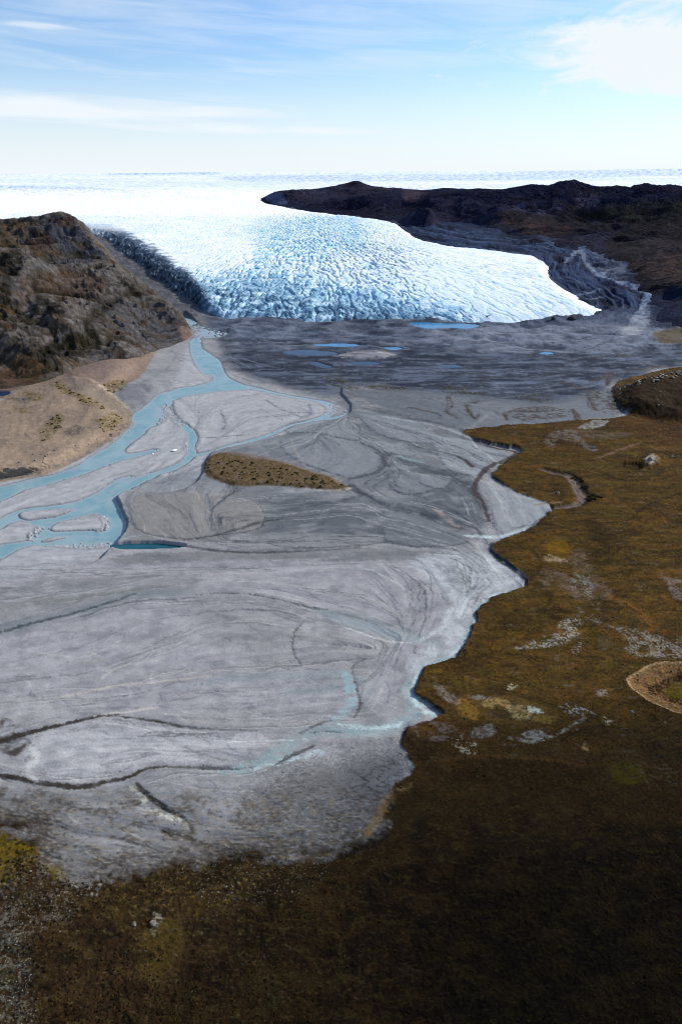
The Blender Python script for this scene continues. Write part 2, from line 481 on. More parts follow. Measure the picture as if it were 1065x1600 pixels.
# shoals: gravel breaking through the water
shoal = np.zeros(gPX.shape, f32)
for p in ([(240,640),(262,632),(276,650),(290,665),(262,660),(246,662)], [(292,512),(312,506),(352,519),(330,528),(305,528)], [(150,812),(166,806),(176,818),(168,830),(150,832)], [(44,838),(56,824),(74,822),(66,836),(50,846)],
          [(268,685),(284,676),(292,690),(288,708),(270,715),(258,706)], [(500,640),(522,650),(548,640),(542,632),(528,628)], [(56,858),(120,846),(170,846),(160,858),(100,860)], [(190,752),(230,738),(215,744),(170,768)]):
    shoal = np.maximum(shoal, F.poly(p, 6))
shn = fbm(gPX/5.0, gQ/5.0, 27, 3)
sWs = sW - shoal*(2.0 + 14*sstep(-0.25, 0.3, shn))*1.0 - 2.2*sstep(.1,.45,shn+.3*nC)*sstep(9,3,sW)
pool_pts = [(174,853),(200,850),(240,849),(265,851),(290,855),(270,858.5),(230,860),(190,860)]
sPool = F0.sdf(pool_pts, 14, 4)

# terrace east of the river: about 2.5 m above the active bars
terr = [(182,778),(186,788),(193,805),(199,820),(195,834),(184,847),(168,863),(150,880),(100,898),(40,906),(-40,912),(-200,920),(-700,930),(-1400,940),(-1500,1200),(-1400,1500),(-700,1500),(0,1500),(260,1500),(640,1400),(720,1140),(820,911),(860,795),(728,674),(900,600),(560,600),(548,634),(546,645),(520,660),(483,668),(440,682),(380,697),(336,706),(322,722),(317,740),(305,757),(285,767),(262,772),(230,771),(200,769)]
sTer = np.maximum(F0.sdf(terr, 30, 4), sT)

# ---------------------------------------------------------------- relief
zlow = np.zeros(gPX.shape, f32)
tan_slope = [(-500,640),(-40,628),(0,620),(40,605),(65,592),(100,575),(150,555),(200,552),(245,540),(238,560),(216,591),(176,612),(203,639),(207,652),(205,664),(180,685),(130,715),(84,737),(0,754),(-500,830)]
sTan = F.sdf(tan_slope, 60, 4)
zlow += 13*sstep(0, 55, sTan)*(0.8+0.5*nC)
mor = [(330,505),(345,525),(352,548),(362,570),(400,590),(440,600),(505,615),(560,603),(640,612),(700,618),(760,626),(840,630),(900,622),(930,612),(958,596),(1000,585),(1065,570),(1500,560),(1500,300),(330,300)]
sMor = F.sdf(mor, 40, 4)
mMor = sstep(-24, 22, sMor + 16*fbm(gPX/40, gQ/60, 66, 5) + 3*fbm(gPX/7, gQ/9, 67, 3))
ponds = {
 'blue pond with a narrow western tip on the grey moraine flat': [(444,551),(452,547),(480,545.5),(510,548),(527,551),(517,554),(480,554.5)],
 'small dark blue pond below the long pond on the moraine flat': [(484,566),(492,564),(505,568),(518,571),(512,574.5),(498,572)],
 'dark blue pond beside the pale gravel mound': [(545,567),(552,564),(575,564),(594,566.5),(580,569.5),(555,569)],
 'thin bright blue melt pond close to the ice front': [(486,538),(510,536),(545,536),(562,539),(545,541),(505,540)],
 'bright blue melt pond east of the pale gravel mound': [(598,543),(608,541.5),(622,542),(628,544),(614,546)],
 'tiny turquoise pond on the eastern moraine flat': [(842,551),(850,549),(861,550),(864,552),(852,553)],
 'narrow dark pond under the low moraine bank': [(682,571),(690,569),(712,569.5),(722,572),(705,574)],
 'bright blue lake lying against the foot of the ice front': [(636,504),(655,501),(690,503),(736,505),(748,509),(728,513),(700,511),(664,512)],
 'larger navy pond at the foot of the rocky hill': [(-20,597),(4,594),(22,596),(30,600),(14,605),(-20,607)],
 'smaller navy pond below the larger one by the hill': [(-20,611),(2,610),(15,612.5),(6,617),(-20,619)],
}
near_p = np.zeros(gPX.shape, f32); sPond = np.full(gPX.shape, -30, f32)
for p in ponds.values():
    s = F0.sdf(p, 16, 4); sPond = np.maximum(sPond, s); near_p = np.maximum(near_p, sstep(-14, 0, s))
zlow *= 1
veg_isl = [(321,744),(322,724),(337,712),(368,710),(415,719),(449,727),(483,739),(517,749),(537,761),(547,767),(517,770),(469,765),(415,763),(368,763),(341,754)]
sIsl = F.sdf(veg_isl, 24, 4) + .55*F.E2 + 1.1*F.E

gx1 = X_at(gPX, gPY, gY0); 
tt = (H - zlow*(gY0 < 1700) - (gZ0*(gY0 >= 1500))) / H
gY1 = np.where(gY0 < 1500, gY0*(H - zlow)/H, gY0)
gX1 = X_at(gPX, gPY, gY1)
z = (H - dep_slope(gPY)*gY1).astype(f32)
calm = (1-near_p)
plain = (1-mT)*(1-mMor)
# outwash micro relief
z += plain*(0.02*st1 + 0.035*st2 + 0.12*st3)*sstep(2400, 500, gY0)*sstep(0,8,np.abs(sW)+2)
z += 2.5*sstep(-2.5, 2.5, sTer) + plain*.22*(sstep(-.06,.06,st3-.55) + sstep(-.06,.06,st3+.45))*sstep(2400,500,gY0)
fb = sstep(556, 540, gPY); hum = ridged(gX0/105+.5*nC, gY0/70+.5*nC, 86, 4, .5)
z += mMor*calm*sstep(0,30,sMor)*(3.2*fbm(gX0/150, gY0/110, 76, 3) + fb*(9*fbm(gX0/120, gY0/75, 86, 3) + 5*(hum-.45)) + .7*nB + .25*nA)*sstep(700, 1300, gY0)
z += 2.0*sstep(-2, 11, sIsl) + 0.5*sstep(0,6,sIsl)*nA
# scarp between the plain and the tundra
scz = sstep(640, 700, gPY)*(1 - sstep(1170, 1230, gPY))*(.25+.75*sstep(-.3,.35,fbm(gPX/45, gQ/45, 55, 3)+.1))
z -= scz*0.8*sstep(-46, -2, sT)*(1-mT)
z += scz*(1.1*sstep(-2.0, 1.8, sT)*(1 - 0.6*sstep(2, 60, sT)))
z += mT*(1.6*nC + 1.1*nB + 0.35*nA + 0.12*nF)
foreheath = sstep(1290, 1400, gPY)*mT
z += foreheath*(0.45*np.maximum(nF, 0) + 0.6*np.maximum(nA, 0))
# tan slope bumps
z += sstep(0, 10, sTan)*(1.2*nB + 0.5*nA + 0.2*nF)
# river bed, pools, ponds
z = np.where(sWs > -4, z*(1-sstep(-4, 0, sWs)) + (-0.45 - 0.9*sstep(0, 5, sWs))*sstep(-4, 0, sWs), z)
z = np.where(sPool > -3, z - 4.2*sstep(-3, 1, sPool), z)
z -= 2.2*sstep(-2.5, 1.5, sPond)
# old channels cut into the plain
dark_ch = [
 [(-40,1172,7),(0,1163,7),(40,1152,6),(90,1140,5),(130,1130,4),(160,1124,3),(186,1122,2)], [(176,1123,1.5),(230,1131,3),(290,1141,3),(345,1146,2),(400,1148,1)],
 [(-40,1212,6),(0,1217,6),(40,1224,5),(80,1232,6),(130,1236,6),(165,1228,5),(200,1221,4.5),(228,1208,4),(262,1203,2.5)], [(262,1204,1.5),(325,1205,5),(370,1206,3),(400,1202,1)],
 [(300,935,1),(350,932,2),(400,935,2.2),(440,943,2.5),(480,953,3.5),(496,955,4),(520,958,1)],
 [(-40,1000,3),(0,993,4),(60,977,4),(120,962,3.5),(170,947,3),(210,934,2)],
 [(265,853,2),(300,858,4),(340,864,5),(400,867,4),(480,865,3),(560,860,1.5)], [(285,848,1),(330,842,3),(370,832,4),(400,822,5),(440,815,3)],
 [(430,1200,3),(455,1186,5),(478,1176,5),(492,1169,3)], [(468,1150,1.5),(485,1143,3),(505,1134,3),(518,1130,1)], [(480,1152,1),(505,1147,2.5),(535,1150,1.5)],
 [(475,974,1),(462,990,2),(457,1004,2),(458,1022,2),(468,1042,1)], [(575,1032,.7),(552,1044,1.4),(550,1056,1.7),(556,1075,1.5),(560,1095,2.5),(562,1110,3),(552,1126,1.5)],
 [(213,1230,2),(225,1243,5),(240,1256,6),(262,1270,5),(285,1283,3),(296,1296,2),(300,1305,1)], [(256,1305,2),(270,1310,4),(300,1318,3),(325,1328,1.5)],
 [(735,688,2),(770,699,3),(806,707,4),(782,722,4),(757,737,5),(742,758,4),(740,772,5),(752,786,3),(758,803,3),(763,818,3)], 
 [(640,700,.5),(690,710,2),(720,720,3),(738,733,3)], [(766,852,2),(768,866,3),(780,880,3),(800,893,3),(814,906,3)],
]
sCh = np.full(gPX.shape, -30, f32)
for p in dark_ch: sCh = np.maximum(sCh, -F.dist(p, 12, False))
z -= 0.18*sstep(-3, 2.5, sCh + 1.5*F.E)
# tundra hollow (a shallow bowl) and the gully
bowl = [(976,1070),(992,1056),(1010,1046),(1035,1040),(1090,1042),(1140,1060),(1140,1110),(1080,1124),(1050,1118),(1020,1106),(1000,1094)]
sBowl = F.sdf(bowl, 60, 4)
z -= 5.0*sstep(-4, 40, sBowl)
z += 0.8*sstep(-14, 0, sBowl)*(1-sstep(0, 8, sBowl))
gully = [(846,735,2),(866,741,4),(886,745,5),(896,755,6),(903,768,7),(909,780,8),(904,788,7),(890,793,5),(864,795,4)]
sGul = -F.dist(gully, 14, False)
z -= 2.6*sstep(-7, 3, sGul)
pit = [(968,729),(980,724),(998,725),(1004,731),(995,737),(978,735)]
z -= 3.0*F.poly(pit, 5)
knob = [(1004,722),(1012,716),(1024,717),(1028,724),(1018,731),(1006,730)]
z += 3.0*F.poly(knob, 8)
mound = [(962,625),(975,606),(1000,596),(1040,590),(1200,575),(1300,590),(1200,650),(1065,664),(1010,656),(975,648)]
sMound = F.sdf(mound, 40, 4)
z += 15*sstep(-4, 34, sMound)*(0.85+0.3*nB)
z += 1.2*sstep(0,10,sMound)*nA
palemound = [(528,559),(545,550),(580,548),(606,551),(618,556),(600,561),(560,562)]
z += 2.6*sstep(-6, 16, F0.sdf(palemound, 22, 4))
# lateral moraine ridges on the right flank
latr = sstep(570, 660, gPX)*(1-sstep(440,480,gPY)*sstep(760,700,gPX))*(1-sstep(470, 520, gPY))
z += latr*(10*(ridged((gX0*0.75+gY0*0.35)/120, (gY0*0.7-gX0*0.3)/330, 71, 4)-0.45) + 3*nB)
# ---------------------------------------------------------------- colours
shape3 = gPX.shape + (3,)
col = np.empty(shape3, f32)
wet = np.zeros(gPX.shape, f32); veg = np.zeros(gPX.shape, f32)
def lay(mask, c, w=None, v=None):
    global col, wet, veg
    m = mask[..., None].astype(f32)
    col = col*(1-m) + c*m
    if w is not None: wet = wet*(1-mask) + w*mask
    if v is not None: veg = veg*(1-mask) + v*mask
col[:] = C(150,149,153)
# broad tone of the plain
lay(sstep(0.1, 0.9, 0.5+0.5*nC)*0.5, C(140,140,148))
def zone(pts, c, soft=40, k=1.0, w=None, v=None):
    lay(F.poly(pts, soft)*k, c, w, v)
zone([(300,700),(560,600),(700,640),(800,700),(740,770),(760,830),(640,850),(470,850),(330,850),(230,790)], C(106,110,118), 30, 0.9)
zone([(200,780),(300,770),(400,775),(420,800),(400,840),(300,850),(200,845)], C(122,120,121), 16, 0.85)
zone([(400,785),(480,780),(560,790),(640,810),(720,800),(740,840),(700,856),(560,850),(440,850),(400,830)], C(80,85,93), 18, 0.8)
zone([(640,740),(700,745),(745,780),(760,830),(720,850),(660,820)], C(74,80,88), 14, 0.75)
zone([(0,880),(300,860),(560,870),(760,880),(800,915),(700,1000),(600,1100),(300,1120),(0,1130)], C(158,157,164), 40, 0.8)
zone([(60,1150),(170,1130),(330,1150),(420,1160),(360,1195),(230,1200),(130,1228),(50,1200)], C(178,178,184), 14, 0.9)
zone([(0,1100),(100,1080),(160,1090),(160,1110),(60,1135),(0,1140)], C(160,158,163), 14, 0.8)
zone([(0,1245),(200,1240),(330,1250),(420,1240),(600,1200),(640,1180),(620,1300),(520,1335),(400,1340),(200,1370),(60,1350),(0,1300)], C(122,121,124), 14, 0.9)
zone([(560,640),(640,650),(760,690),(720,720),(640,700),(560,680)], C(96,100,108), 14, .7)
zone([(200,870),(400,862),(560,858),(700,866),(640,880),(400,880),(200,885)], C(104,106,110), 7, .75)
zone([(0,925),(150,905),(300,900),(300,925),(200,945),(60,985),(0,990)], C(128,129,133), 10, .7)
zone([(300,940),(480,960),(600,1000),(560,1060),(420,1060),(330,1000)], C(140,139,143), 24, .6)
zone([(640,880),(770,868),(815,915),(770,935),(740,965),(725,1010),(690,1035),(650,1055),(640,1040),(690,990),(700,940)], C(182,187,195), 12, 0.75)
# active bars by the river are paler
bars = F.poly([(-400,760),(0,755),(200,665),(270,600),(300,530),(335,560),(390,600),(520,628),(530,650),(440,680),(330,710),(316,745),(270,770),(195,770),(200,820),(170,862),(0,905),(-400,930)], 8)
lay(bars*0.9, C(166,167,174))
lay(bars*sstep(0.2, 1.2, st2)*0.4, C(186,187,194)); lay(bars*sstep(0.5, 1.6, -st2)*0.45, C(134,138,148))
zone([(200,748),(250,745),(316,735),(316,745),(290,762),(240,770),(205,766)], C(128,132,140), 7, 0.75)
zone([(180,612),(235,592),(236,610),(228,632),(204,638)], C(112,113,122), 6, 0.85)
# streaks along the old flow
pl = plain*(1-bars*0.6)
patch = sstep(-.35, .45, fbm(gPX/70, gQ/70, 95, 3)); patch2 = sstep(-.2, .5, fbm(gPX/45, gQ/45, 96, 3))
far_s = sstep(500, 900, gPY)
lay(pl*sstep(0.35, 1.7, st3)*0.30, C(124,127,134)); lay(pl*sstep(0.5, 1.8, -st3)*0.30, C(174,174,180))
lay(pl*patch*sstep(0.6, 2.2, st2)*0.24, C(112,115,123)); lay(pl*patch2*sstep(0.7, 2.2, -st2)*0.20, C(184,185,191))
lay(pl*patch2*sstep(1.0, 2.6, st1)*0.2, C(106,108,115)); lay(pl*patch*sstep(1.2, 2.8, -st1)*0.3, C(200,201,206))
lay(pl*sstep(-.5,.5,nA)*.18, C(128,128,134)); lay(pl*sstep(.25,.6,nF)*.22, C(118,117,121))
stb = smear(perlin(gPX/17, gQ/17, 68) + .4*perlin(gPX/7, gQ/7, 69), 34, 2.0)
gyb = np.gradient(stb, axis=0); gb = np.hypot(np.gradient(stb, axis=1), gyb) + .01
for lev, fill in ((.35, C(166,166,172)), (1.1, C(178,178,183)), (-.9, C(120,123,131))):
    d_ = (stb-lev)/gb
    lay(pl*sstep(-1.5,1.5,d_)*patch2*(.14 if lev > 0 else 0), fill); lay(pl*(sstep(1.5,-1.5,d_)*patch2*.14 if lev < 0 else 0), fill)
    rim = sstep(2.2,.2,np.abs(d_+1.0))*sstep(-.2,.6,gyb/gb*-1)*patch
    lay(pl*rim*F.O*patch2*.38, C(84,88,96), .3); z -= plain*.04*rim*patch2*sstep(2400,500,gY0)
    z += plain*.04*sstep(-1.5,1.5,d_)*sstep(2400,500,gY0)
wetp = fbm(gPX/55, gQ/36, 164, 4); lay(pl*sstep(.08,.38,wetp)*.38, C(104,108,116), .3); lay(pl*sstep(.1,.4,-wetp)*.25, C(172,172,177)); lay(pl*sstep(.1,.35,fbm(gPX/20,gQ/15,165,4))*.22, C(112,115,121), .2)
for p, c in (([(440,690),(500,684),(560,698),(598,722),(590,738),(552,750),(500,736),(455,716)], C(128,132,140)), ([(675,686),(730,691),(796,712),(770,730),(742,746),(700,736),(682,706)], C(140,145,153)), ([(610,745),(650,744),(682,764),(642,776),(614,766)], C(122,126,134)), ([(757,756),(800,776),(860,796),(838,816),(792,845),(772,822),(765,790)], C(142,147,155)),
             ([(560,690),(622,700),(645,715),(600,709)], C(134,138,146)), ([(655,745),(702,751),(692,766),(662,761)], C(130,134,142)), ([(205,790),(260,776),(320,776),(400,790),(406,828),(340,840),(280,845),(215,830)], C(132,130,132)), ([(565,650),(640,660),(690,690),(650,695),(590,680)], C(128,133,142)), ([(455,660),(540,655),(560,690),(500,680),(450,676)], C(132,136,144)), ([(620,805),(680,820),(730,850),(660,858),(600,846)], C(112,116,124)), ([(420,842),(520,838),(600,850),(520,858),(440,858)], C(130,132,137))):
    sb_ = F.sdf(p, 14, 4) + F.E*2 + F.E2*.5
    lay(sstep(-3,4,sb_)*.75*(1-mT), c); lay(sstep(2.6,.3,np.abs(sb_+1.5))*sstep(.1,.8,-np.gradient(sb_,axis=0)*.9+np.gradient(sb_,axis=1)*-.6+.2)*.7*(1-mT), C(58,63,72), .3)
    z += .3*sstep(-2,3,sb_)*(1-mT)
# old braids: threads of water traced down the flow, splitting and rejoining
def trace(px, py, n, step, sgn, turn=0.0, mlim=4):
    P = [(px, py)]; dx = dy = None
    for i in range(n):
        r = int(np.clip(np.searchsorted(gy, py), 0, len(gy)-1)); c = int(np.clip(np.searchsorted(gx, px), 0, len(gx)-1))
        k = kk[r]; a = float(ang[r, c]) + turn*math.exp(-i/6.0) + 0.6*float(nbw[r, c])
        ux, uy = math.cos(a), math.sin(a)
        if dx is None: dx, dy = (ux*sgn, uy*sgn)
        if ux*dx + uy*dy < 0: ux, uy = -ux, -uy
        dx, dy = ux, uy; px += step*ux; py += step*uy/k
        if sT[r, c] > -3 or sW[r, c] > 0 or (sMor[r, c] > mlim if mlim > 0 else sMor[r, c] < 2) or px < -40 or px > 1000: break
        P.append((px, py))
    return P
nbw = fbm(gPX/20, gQ/20, 56, 3)
def thread(P, w, cc, cp, k):
    if len(P) < 6: return
    n = len(P); Q = [(x, y, w*(.25+.75*math.sin(math.pi*min(1, (i+.5)/n)**.8))) for i, (x, y) in enumerate(P)]
    lay(F.stroke(Q, 1.3+w*.6, 1)*k*(1-mT), cc, .35)
    if cp is not None:
        lay(F.stroke([(x+w*.3, y+(w+1.4)/kfun_g(y), .5) for x, y, _ in Q], 1.4, 1)*k*.55*(1-mT), cp)
regs = [((330,770),(660,860),32,(C(50,55,64),C(60,65,74),C(76,80,87)),C(138,140,146),(.6,2.0)), ((560,790),(615,700),36,(C(58,62,71),C(74,76,83),C(58,46,42)),C(168,172,180),(.5,1.5)),
        ((600,810),(700,920),26,(C(92,97,105),C(78,84,92),C(110,112,118)),C(196,199,204),(.5,1.6)), ((-20,640),(880,1000),40,(C(104,106,111),C(118,119,123),C(96,99,106)),C(184,184,187),(.5,1.7)),
        ((-20,660),(1000,1240),44,(C(112,112,116),C(100,101,106),C(124,124,127)),C(192,192,194),(.5,1.6)), ((200,420),(770,850),18,(C(88,90,97),C(100,101,106)),C(156,154,154),(.5,1.3)), ((0,520),(620,860),40,(C(118,121,129),C(108,112,122)),C(190,191,196),(.4,1.1))]
for (x0,x1),(y0,y1),n,cols,cp,(w0,w1) in regs:
    for q in range(n):
        px, py = random.uniform(x0,x1), random.uniform(y0,y1); k = random.uniform(.45,.95); cc = random.choice(cols); w = random.uniform(w0,w1)*random.uniform(.6,1.2)
        P = trace(px, py, random.randint(14,60), 5.0, random.choice((-1,1))); thread(P, w, cc, cp if random.random() < .6 else None, k)
        for b_ in range(random.randint(0,4)):
            if len(P) > 12:
                i = random.randint(2, len(P)-8); d_ = 1 if P[i+1][0] > P[i][0] else -1
                r_ = int(np.clip(np.searchsorted(gy, P[i][1]),0,len(gy)-1)); c_ = int(np.clip(np.searchsorted(gx, P[i][0]),0,len(gx)-1)); a_ = float(ang[r_,c_])
                thread(trace(P[i][0], P[i][1], random.randint(8,26), 5.0, 1 if math.cos(a_)*d_ > 0 else -1, random.choice((-.55,.55,.35,-.35))), w*.7, cc, None, k*.8)
# wet blue-grey bands
for p, c, s, k in [
   ([(-40,1000,7),(0,992,8),(60,976,7),(120,960,6),(170,946,6),(210,934,5),(290,932,4)], C(118,126,134), 8, .8),
   ([(-40,958,6),(0,955,6),(60,945,7),(150,935,7),(230,925,3)], C(112,116,116), 8, .7), ([(200,905,3),(260,898,6),(340,890,2)], C(122,124,130), 6, .6),
   ([(496,956,5),(540,975,8),(580,985,9),(630,1000,6),(680,1012,2)], C(140,152,160), 10, .8), ([(500,960,3),(560,968,5),(640,990,3)], C(108,118,124), 5, .6),
   ([(280,1080,5),(330,1070,8),(400,1062,6),(470,1060,8),(540,1058,5)], C(136,145,154), 9, .7), ([(450,1085,6),(510,1080,7),(560,1070,4)], C(120,132,140), 9, .7),
   ([(650,1064,9),(640,1085,10),(648,1105,9),(640,1125,9),(600,1145,11),(550,1147,10),(500,1146,9),(465,1160,8),(430,1185,9),(390,1203,9),(350,1210,7)], C(134,156,163), 9, .75),
   ([(656,1060,4),(645,1090,4),(655,1110,5),(676,1121,4)], C(190,208,214), 5, .8), ([(750,950,5),(738,985,6),(716,1018,6),(680,1040,5),(655,1052,4)], C(150,172,182), 6, .8),
   ([(758,940,2),(742,975,2.5),(725,1008,3),(700,1030,2)], C(205,215,220), 4, .7), ([(795,930,3),(770,934,4),(745,950,3)], C(196,210,216), 4, .8), ([(700,960,2),(690,985,3),(650,1010,2)], C(196,202,208), 5, .6),
   ([(530,1137,2),(580,1142,3),(615,1138,3),(628,1132,2)], C(200,222,228), 4, .6), ([(500,1180,4),(440,1196,4),(400,1206,3)], C(178,196,202), 5, .7),
   ([(540,1060,7),(548,1085,8),(545,1110,7),(520,1130,5)], C(146,172,182), 6, .7), ([(725,840,1),(760,842,3),(790,840,4),(815,832,3),(830,824,1)], C(190,204,212), 4, .85),
   ([(547,762,3),(570,778,5),(600,792,6),(640,802,6),(680,815,4)], C(54,60,70), 7, .85), ([(600,712,4),(640,727,6),(684,740,8),(715,750,7),(738,770,7),(755,800,6)], C(52,58,68), 8, .85),
   ([(548,752,2),(584,743,4),(600,730,5),(596,716,2)], C(54,60,70), 5, .85), ([(440,800,3),(500,792,4),(565,780,4)], C(58,64,74), 7, .7), ([(620,716,2),(640,721,3),(660,726,1)], C(150,178,186), 4, .6),
   ([(565,640,2),(640,656,3),(700,668,3),(760,690,3)], C(62,66,76), 4, .75), ([(570,628,2),(640,642,2),(720,664,2)], C(96,102,112), 4, .6), ([(600,655,2),(680,668,2.5),(740,690,2)], C(168,176,186), 4, .6), ([(560,650,2),(640,672,2),(700,690,2)], C(148,154,164), 5, .5),
   ([(616,748,1),(614,756,1.5),(620,764,1.5),(640,772,1)], C(60,66,76), 2.5, .8), ([(680,800,2),(695,812,4),(712,826,3)], C(150,140,138), 4, .7), ([(705,826,1),(718,830,2),(722,828,1)], C(60,50,46), 3, .8),
   ([(0,890,.6),(200,893,.8),(300,895,1),(480,887,1),(620,883,.6)], C(96,100,106), 2, .7), ([(323,775,1),(330,800,1.3),(331,835,1.3)], C(92,100,112), 2, .8), ([(305,770,1),(318,792,1.5),(330,806,1)], C(160,152,146), 2, .6),
   ([(220,760,.8),(225,756,1),(270,752,.8)], C(90,95,105), 2, .5),
   ([(30,1018,.8),(90,1028,1),(140,1030,1.2),(190,1005,.8)], C(186,182,182), 2.5, .7), ([(160,1066,1),(180,1050,1.6),(205,1042,1.2),(250,1035,.6)], C(188,184,182), 2.5, .7), ([(0,1050,1),(50,1046,1.5),(110,1036,1.5),(150,1020,1)], C(180,176,178), 3, .6),
   ([(90,1095,1),(170,1080,2),(240,1072,1.5),(330,1062,1)], C(192,184,176), 3, .6), ([(120,1044,1),(170,1035,1.5)], C(150,145,140), 2, .8), ([(150,1125,2),(200,1117,2),(250,1110,1)], C(196,190,182), 3, .7),
   ([(350,1166,1),(420,1163,1),(480,1160,.7)], C(200,204,208), 2, .6), ([(540,985,.6),(600,1005,1.2),(640,1010,.7)], C(214,216,220), 2, .7), ([(560,890,1),(600,905,1.2),(640,930,.6)], C(196,200,206), 3, .5),
   ([(380,800,1.2),(372,815,1.5),(355,840,1)], C(108,110,118), 3, .6), ([(395,688,2),(440,740,1.5)], C(140,142,150), 4, .4), ([(455,690,1),(460,705,2),(470,722,2),(480,735,1)], C(150,146,148), 3, .6),
   ([(345,640,1),(352,660,1.5),(350,672,1)], C(92,98,110), 2.5, .8), ([(415,625,1),(440,640,1.5),(472,652,1.5)], C(96,102,114), 2.5, .8), ([(405,640,1),(425,648,1.2),(440,656,1)], C(100,106,118), 2, .7), ([(482,632,1.5),(486,645,2),(478,652,1)], C(104,110,122), 2.5, .7),
   ([(313,684,.8),(352,682,1),(390,679,.8)], C(70,74,84), 1.8, .8), ([(268,548,.8),(275,556,1),(268,566,1),(258,580,1)], C(104,108,118), 2, .7),
   ]:
    lay(F.stroke(p, s)*k*(0.75+0.5*sstep(-0.6, 0.6, st2*0.4+nA)).clip(0,1)*(1-mT), c, 0.5)
# dark mud in the cut channels
chd = sstep(-2.0, 2.2, sCh + 2.6*F.E - .7)*(1-mT)*(.55+.45*F.O)
lay(chd*0.85, C(58,60,64), 0.7)
lowch = chd*sstep(1095, 1125, gPY)*sstep(300, 240, gPX)
lay(lowch*0.9, C(52,46,38), 0.6)
lay(sstep(-1.5,1.5,sCh)*sstep(670,700,gPY)*sstep(900,850,gPY)*sstep(700,735,gPX)*0.8, C(62,52,54), .5)
# mud cracks and dark algae on the lower flat
zone([(420,1220),(520,1190),(620,1170),(640,1200),(612,1235),(590,1305),(500,1330),(420,1318),(380,1280)], C(102,101,103), 40, .8)
crk = sstep(0.10, 0.45, ridged(gX0/7.0 + 0.4*nA, gY0/4.0, 81, 3) - 0.55 + 0.25*nB)
lay(F.poly([(430,1230),(540,1200),(640,1165),(640,1200),(590,1310),(470,1335),(420,1310)], 34)*crk*0.75, C(34,33,36), .3)
lay(F.poly([(0,1240),(120,1250),(250,1300),(330,1330),(260,1362),(120,1345),(30,1300)], 14)*sstep(-0.1, 0.5, nB+0.4*nA)*0.6, C(88,80,74), .2)
lay(F.poly([(0,1235),(80,1245),(100,1270),(60,1285),(0,1275)], 10)*sstep(-0.2, 0.3, nA)*0.8, C(66,60,58), .2)
lay(F.poly([(0,1130),(30,1140),(50,1165),(30,1185),(0,1180)], 6)*sstep(-0.3, 0.2, nA)*0.85, C(54,48,44), .3)
lay(F.poly([(0,1175),(40,1175),(60,1200),(20,1212),(0,1205)], 8)*sstep(0.0, 0.4, nA)*0.6, C(70,66,64), .3)
lay(F.stroke([(50,1172,3),(60,1190,4),(45,1210,4),(60,1225,3)], 6)*0.6, C(206,206,208))
lay(F.stroke([(205,1236,2),(222,1252,4),(236,1268,4),(262,1282,5),(285,1290,5),(294,1300,3),(285,1312,2)], 3.5)*sstep(-.3,.2,nA+0.6*nF)*0.85, C(196,198,190))
lay(F.stroke([(215,1230,2),(235,1252,4),(258,1268,5),(285,1283,3),(297,1298,2)], 2.5)*0.85, C(30,38,42), .7)
lay(F.stroke([(256,1304,3),(272,1310,4),(300,1318,4),(328,1328,2)], 2.5)*0.8, C(44,38,30), .5)
lay(F.poly([(300,1330),(420,1322),(520,1325),(500,1342),(420,1340),(330,1350),(240,1366),(160,1372),(170,1345),(240,1330)], 10)*sstep(-.2,.5,nB+nA*0.7)*0.75, C(76,70,70), .2)
lay(F.stroke([(370,1337,1),(415,1339,1.2),(460,1345,1),(500,1343,1.2),(540,1331,.8)], 1.6)*0.8, C(150,124,78))
# shingle flecks on the plain
fl = sstep(0.42, 0.62, fbm(gX0/6, gY0/2.6, 91, 3))*sstep(0.1, 0.4, fbm(gX0/70, gY0/50, 92, 2))*plain*sstep(900, 1000, gPY)
lay(fl*0.7, C(84,80,80))
# the tan slope under the hill
mTan = sstep(-3, 4, sTan)
lay(mTan, C(140,122,108)); lay(mTan*sstep(-.4,.6,nB)*0.6, C(122,108,102)); lay(mTan*sstep(-.1,.6,nA)*0.5, C(168,150,132))
lay(mTan*F.poly([(100,575),(150,558),(225,555),(220,590),(170,612),(110,605)], 14)*.7, C(124,106,102))
lay(F.poly([(108,596),(140,600),(175,620),(200,648),(190,650),(150,625),(115,612)], 6)*0.7, C(112,104,98))
lay(F.stroke([(110,590,2),(140,592,2),(170,612,2),(200,638,2)], 4)*.6, C(186,170,152))
for p in ([(82,600),(96,594),(108,608),(112,618),(96,614)], [(60,680),(78,655),(96,645),(98,660),(84,680),(70,688)], [(152,655),(178,646),(190,658),(170,674),(160,670)], [(160,602),(176,594),(200,596),(192,610),(174,613)], [(110,614),(140,620),(165,636),(150,640),(122,626)], [(24,636),(44,640),(48,646),(26,644)], [(38,612),(70,618),(60,628),(40,622)], [(170,540),(200,540),(225,552),(215,560),(180,552)]):
    m = F.poly(p, 8)*sstep(-0.25, 0.15, nF*0.7+nA*0.7)
    lay(m*0.85, C(96,84,40), None, .8)
lay(F.poly([(104,672),(122,664),(132,672),(120,682),(106,680)], 5)*sstep(-.4,.1,nF+nA)*.8, C(74,72,76))
lay(sstep(0.25, 0.5, nF*0.8+nB*0.6)*mTan*0.6, C(78,68,58), None, .4)
lay(F.stroke([(205,650,2),(190,672,3),(165,692,4),(130,712,4),(90,728,4),(40,740,5),(0,748,5)], 7)*sstep(-.2,.3,nA+.5*nF)*.8, C(82,84,92))
lay(F.poly([(-10,598),(30,590),(70,580),(60,595),(30,610),(20,612),(-10,625)], 6)*.8, C(96,70,52))
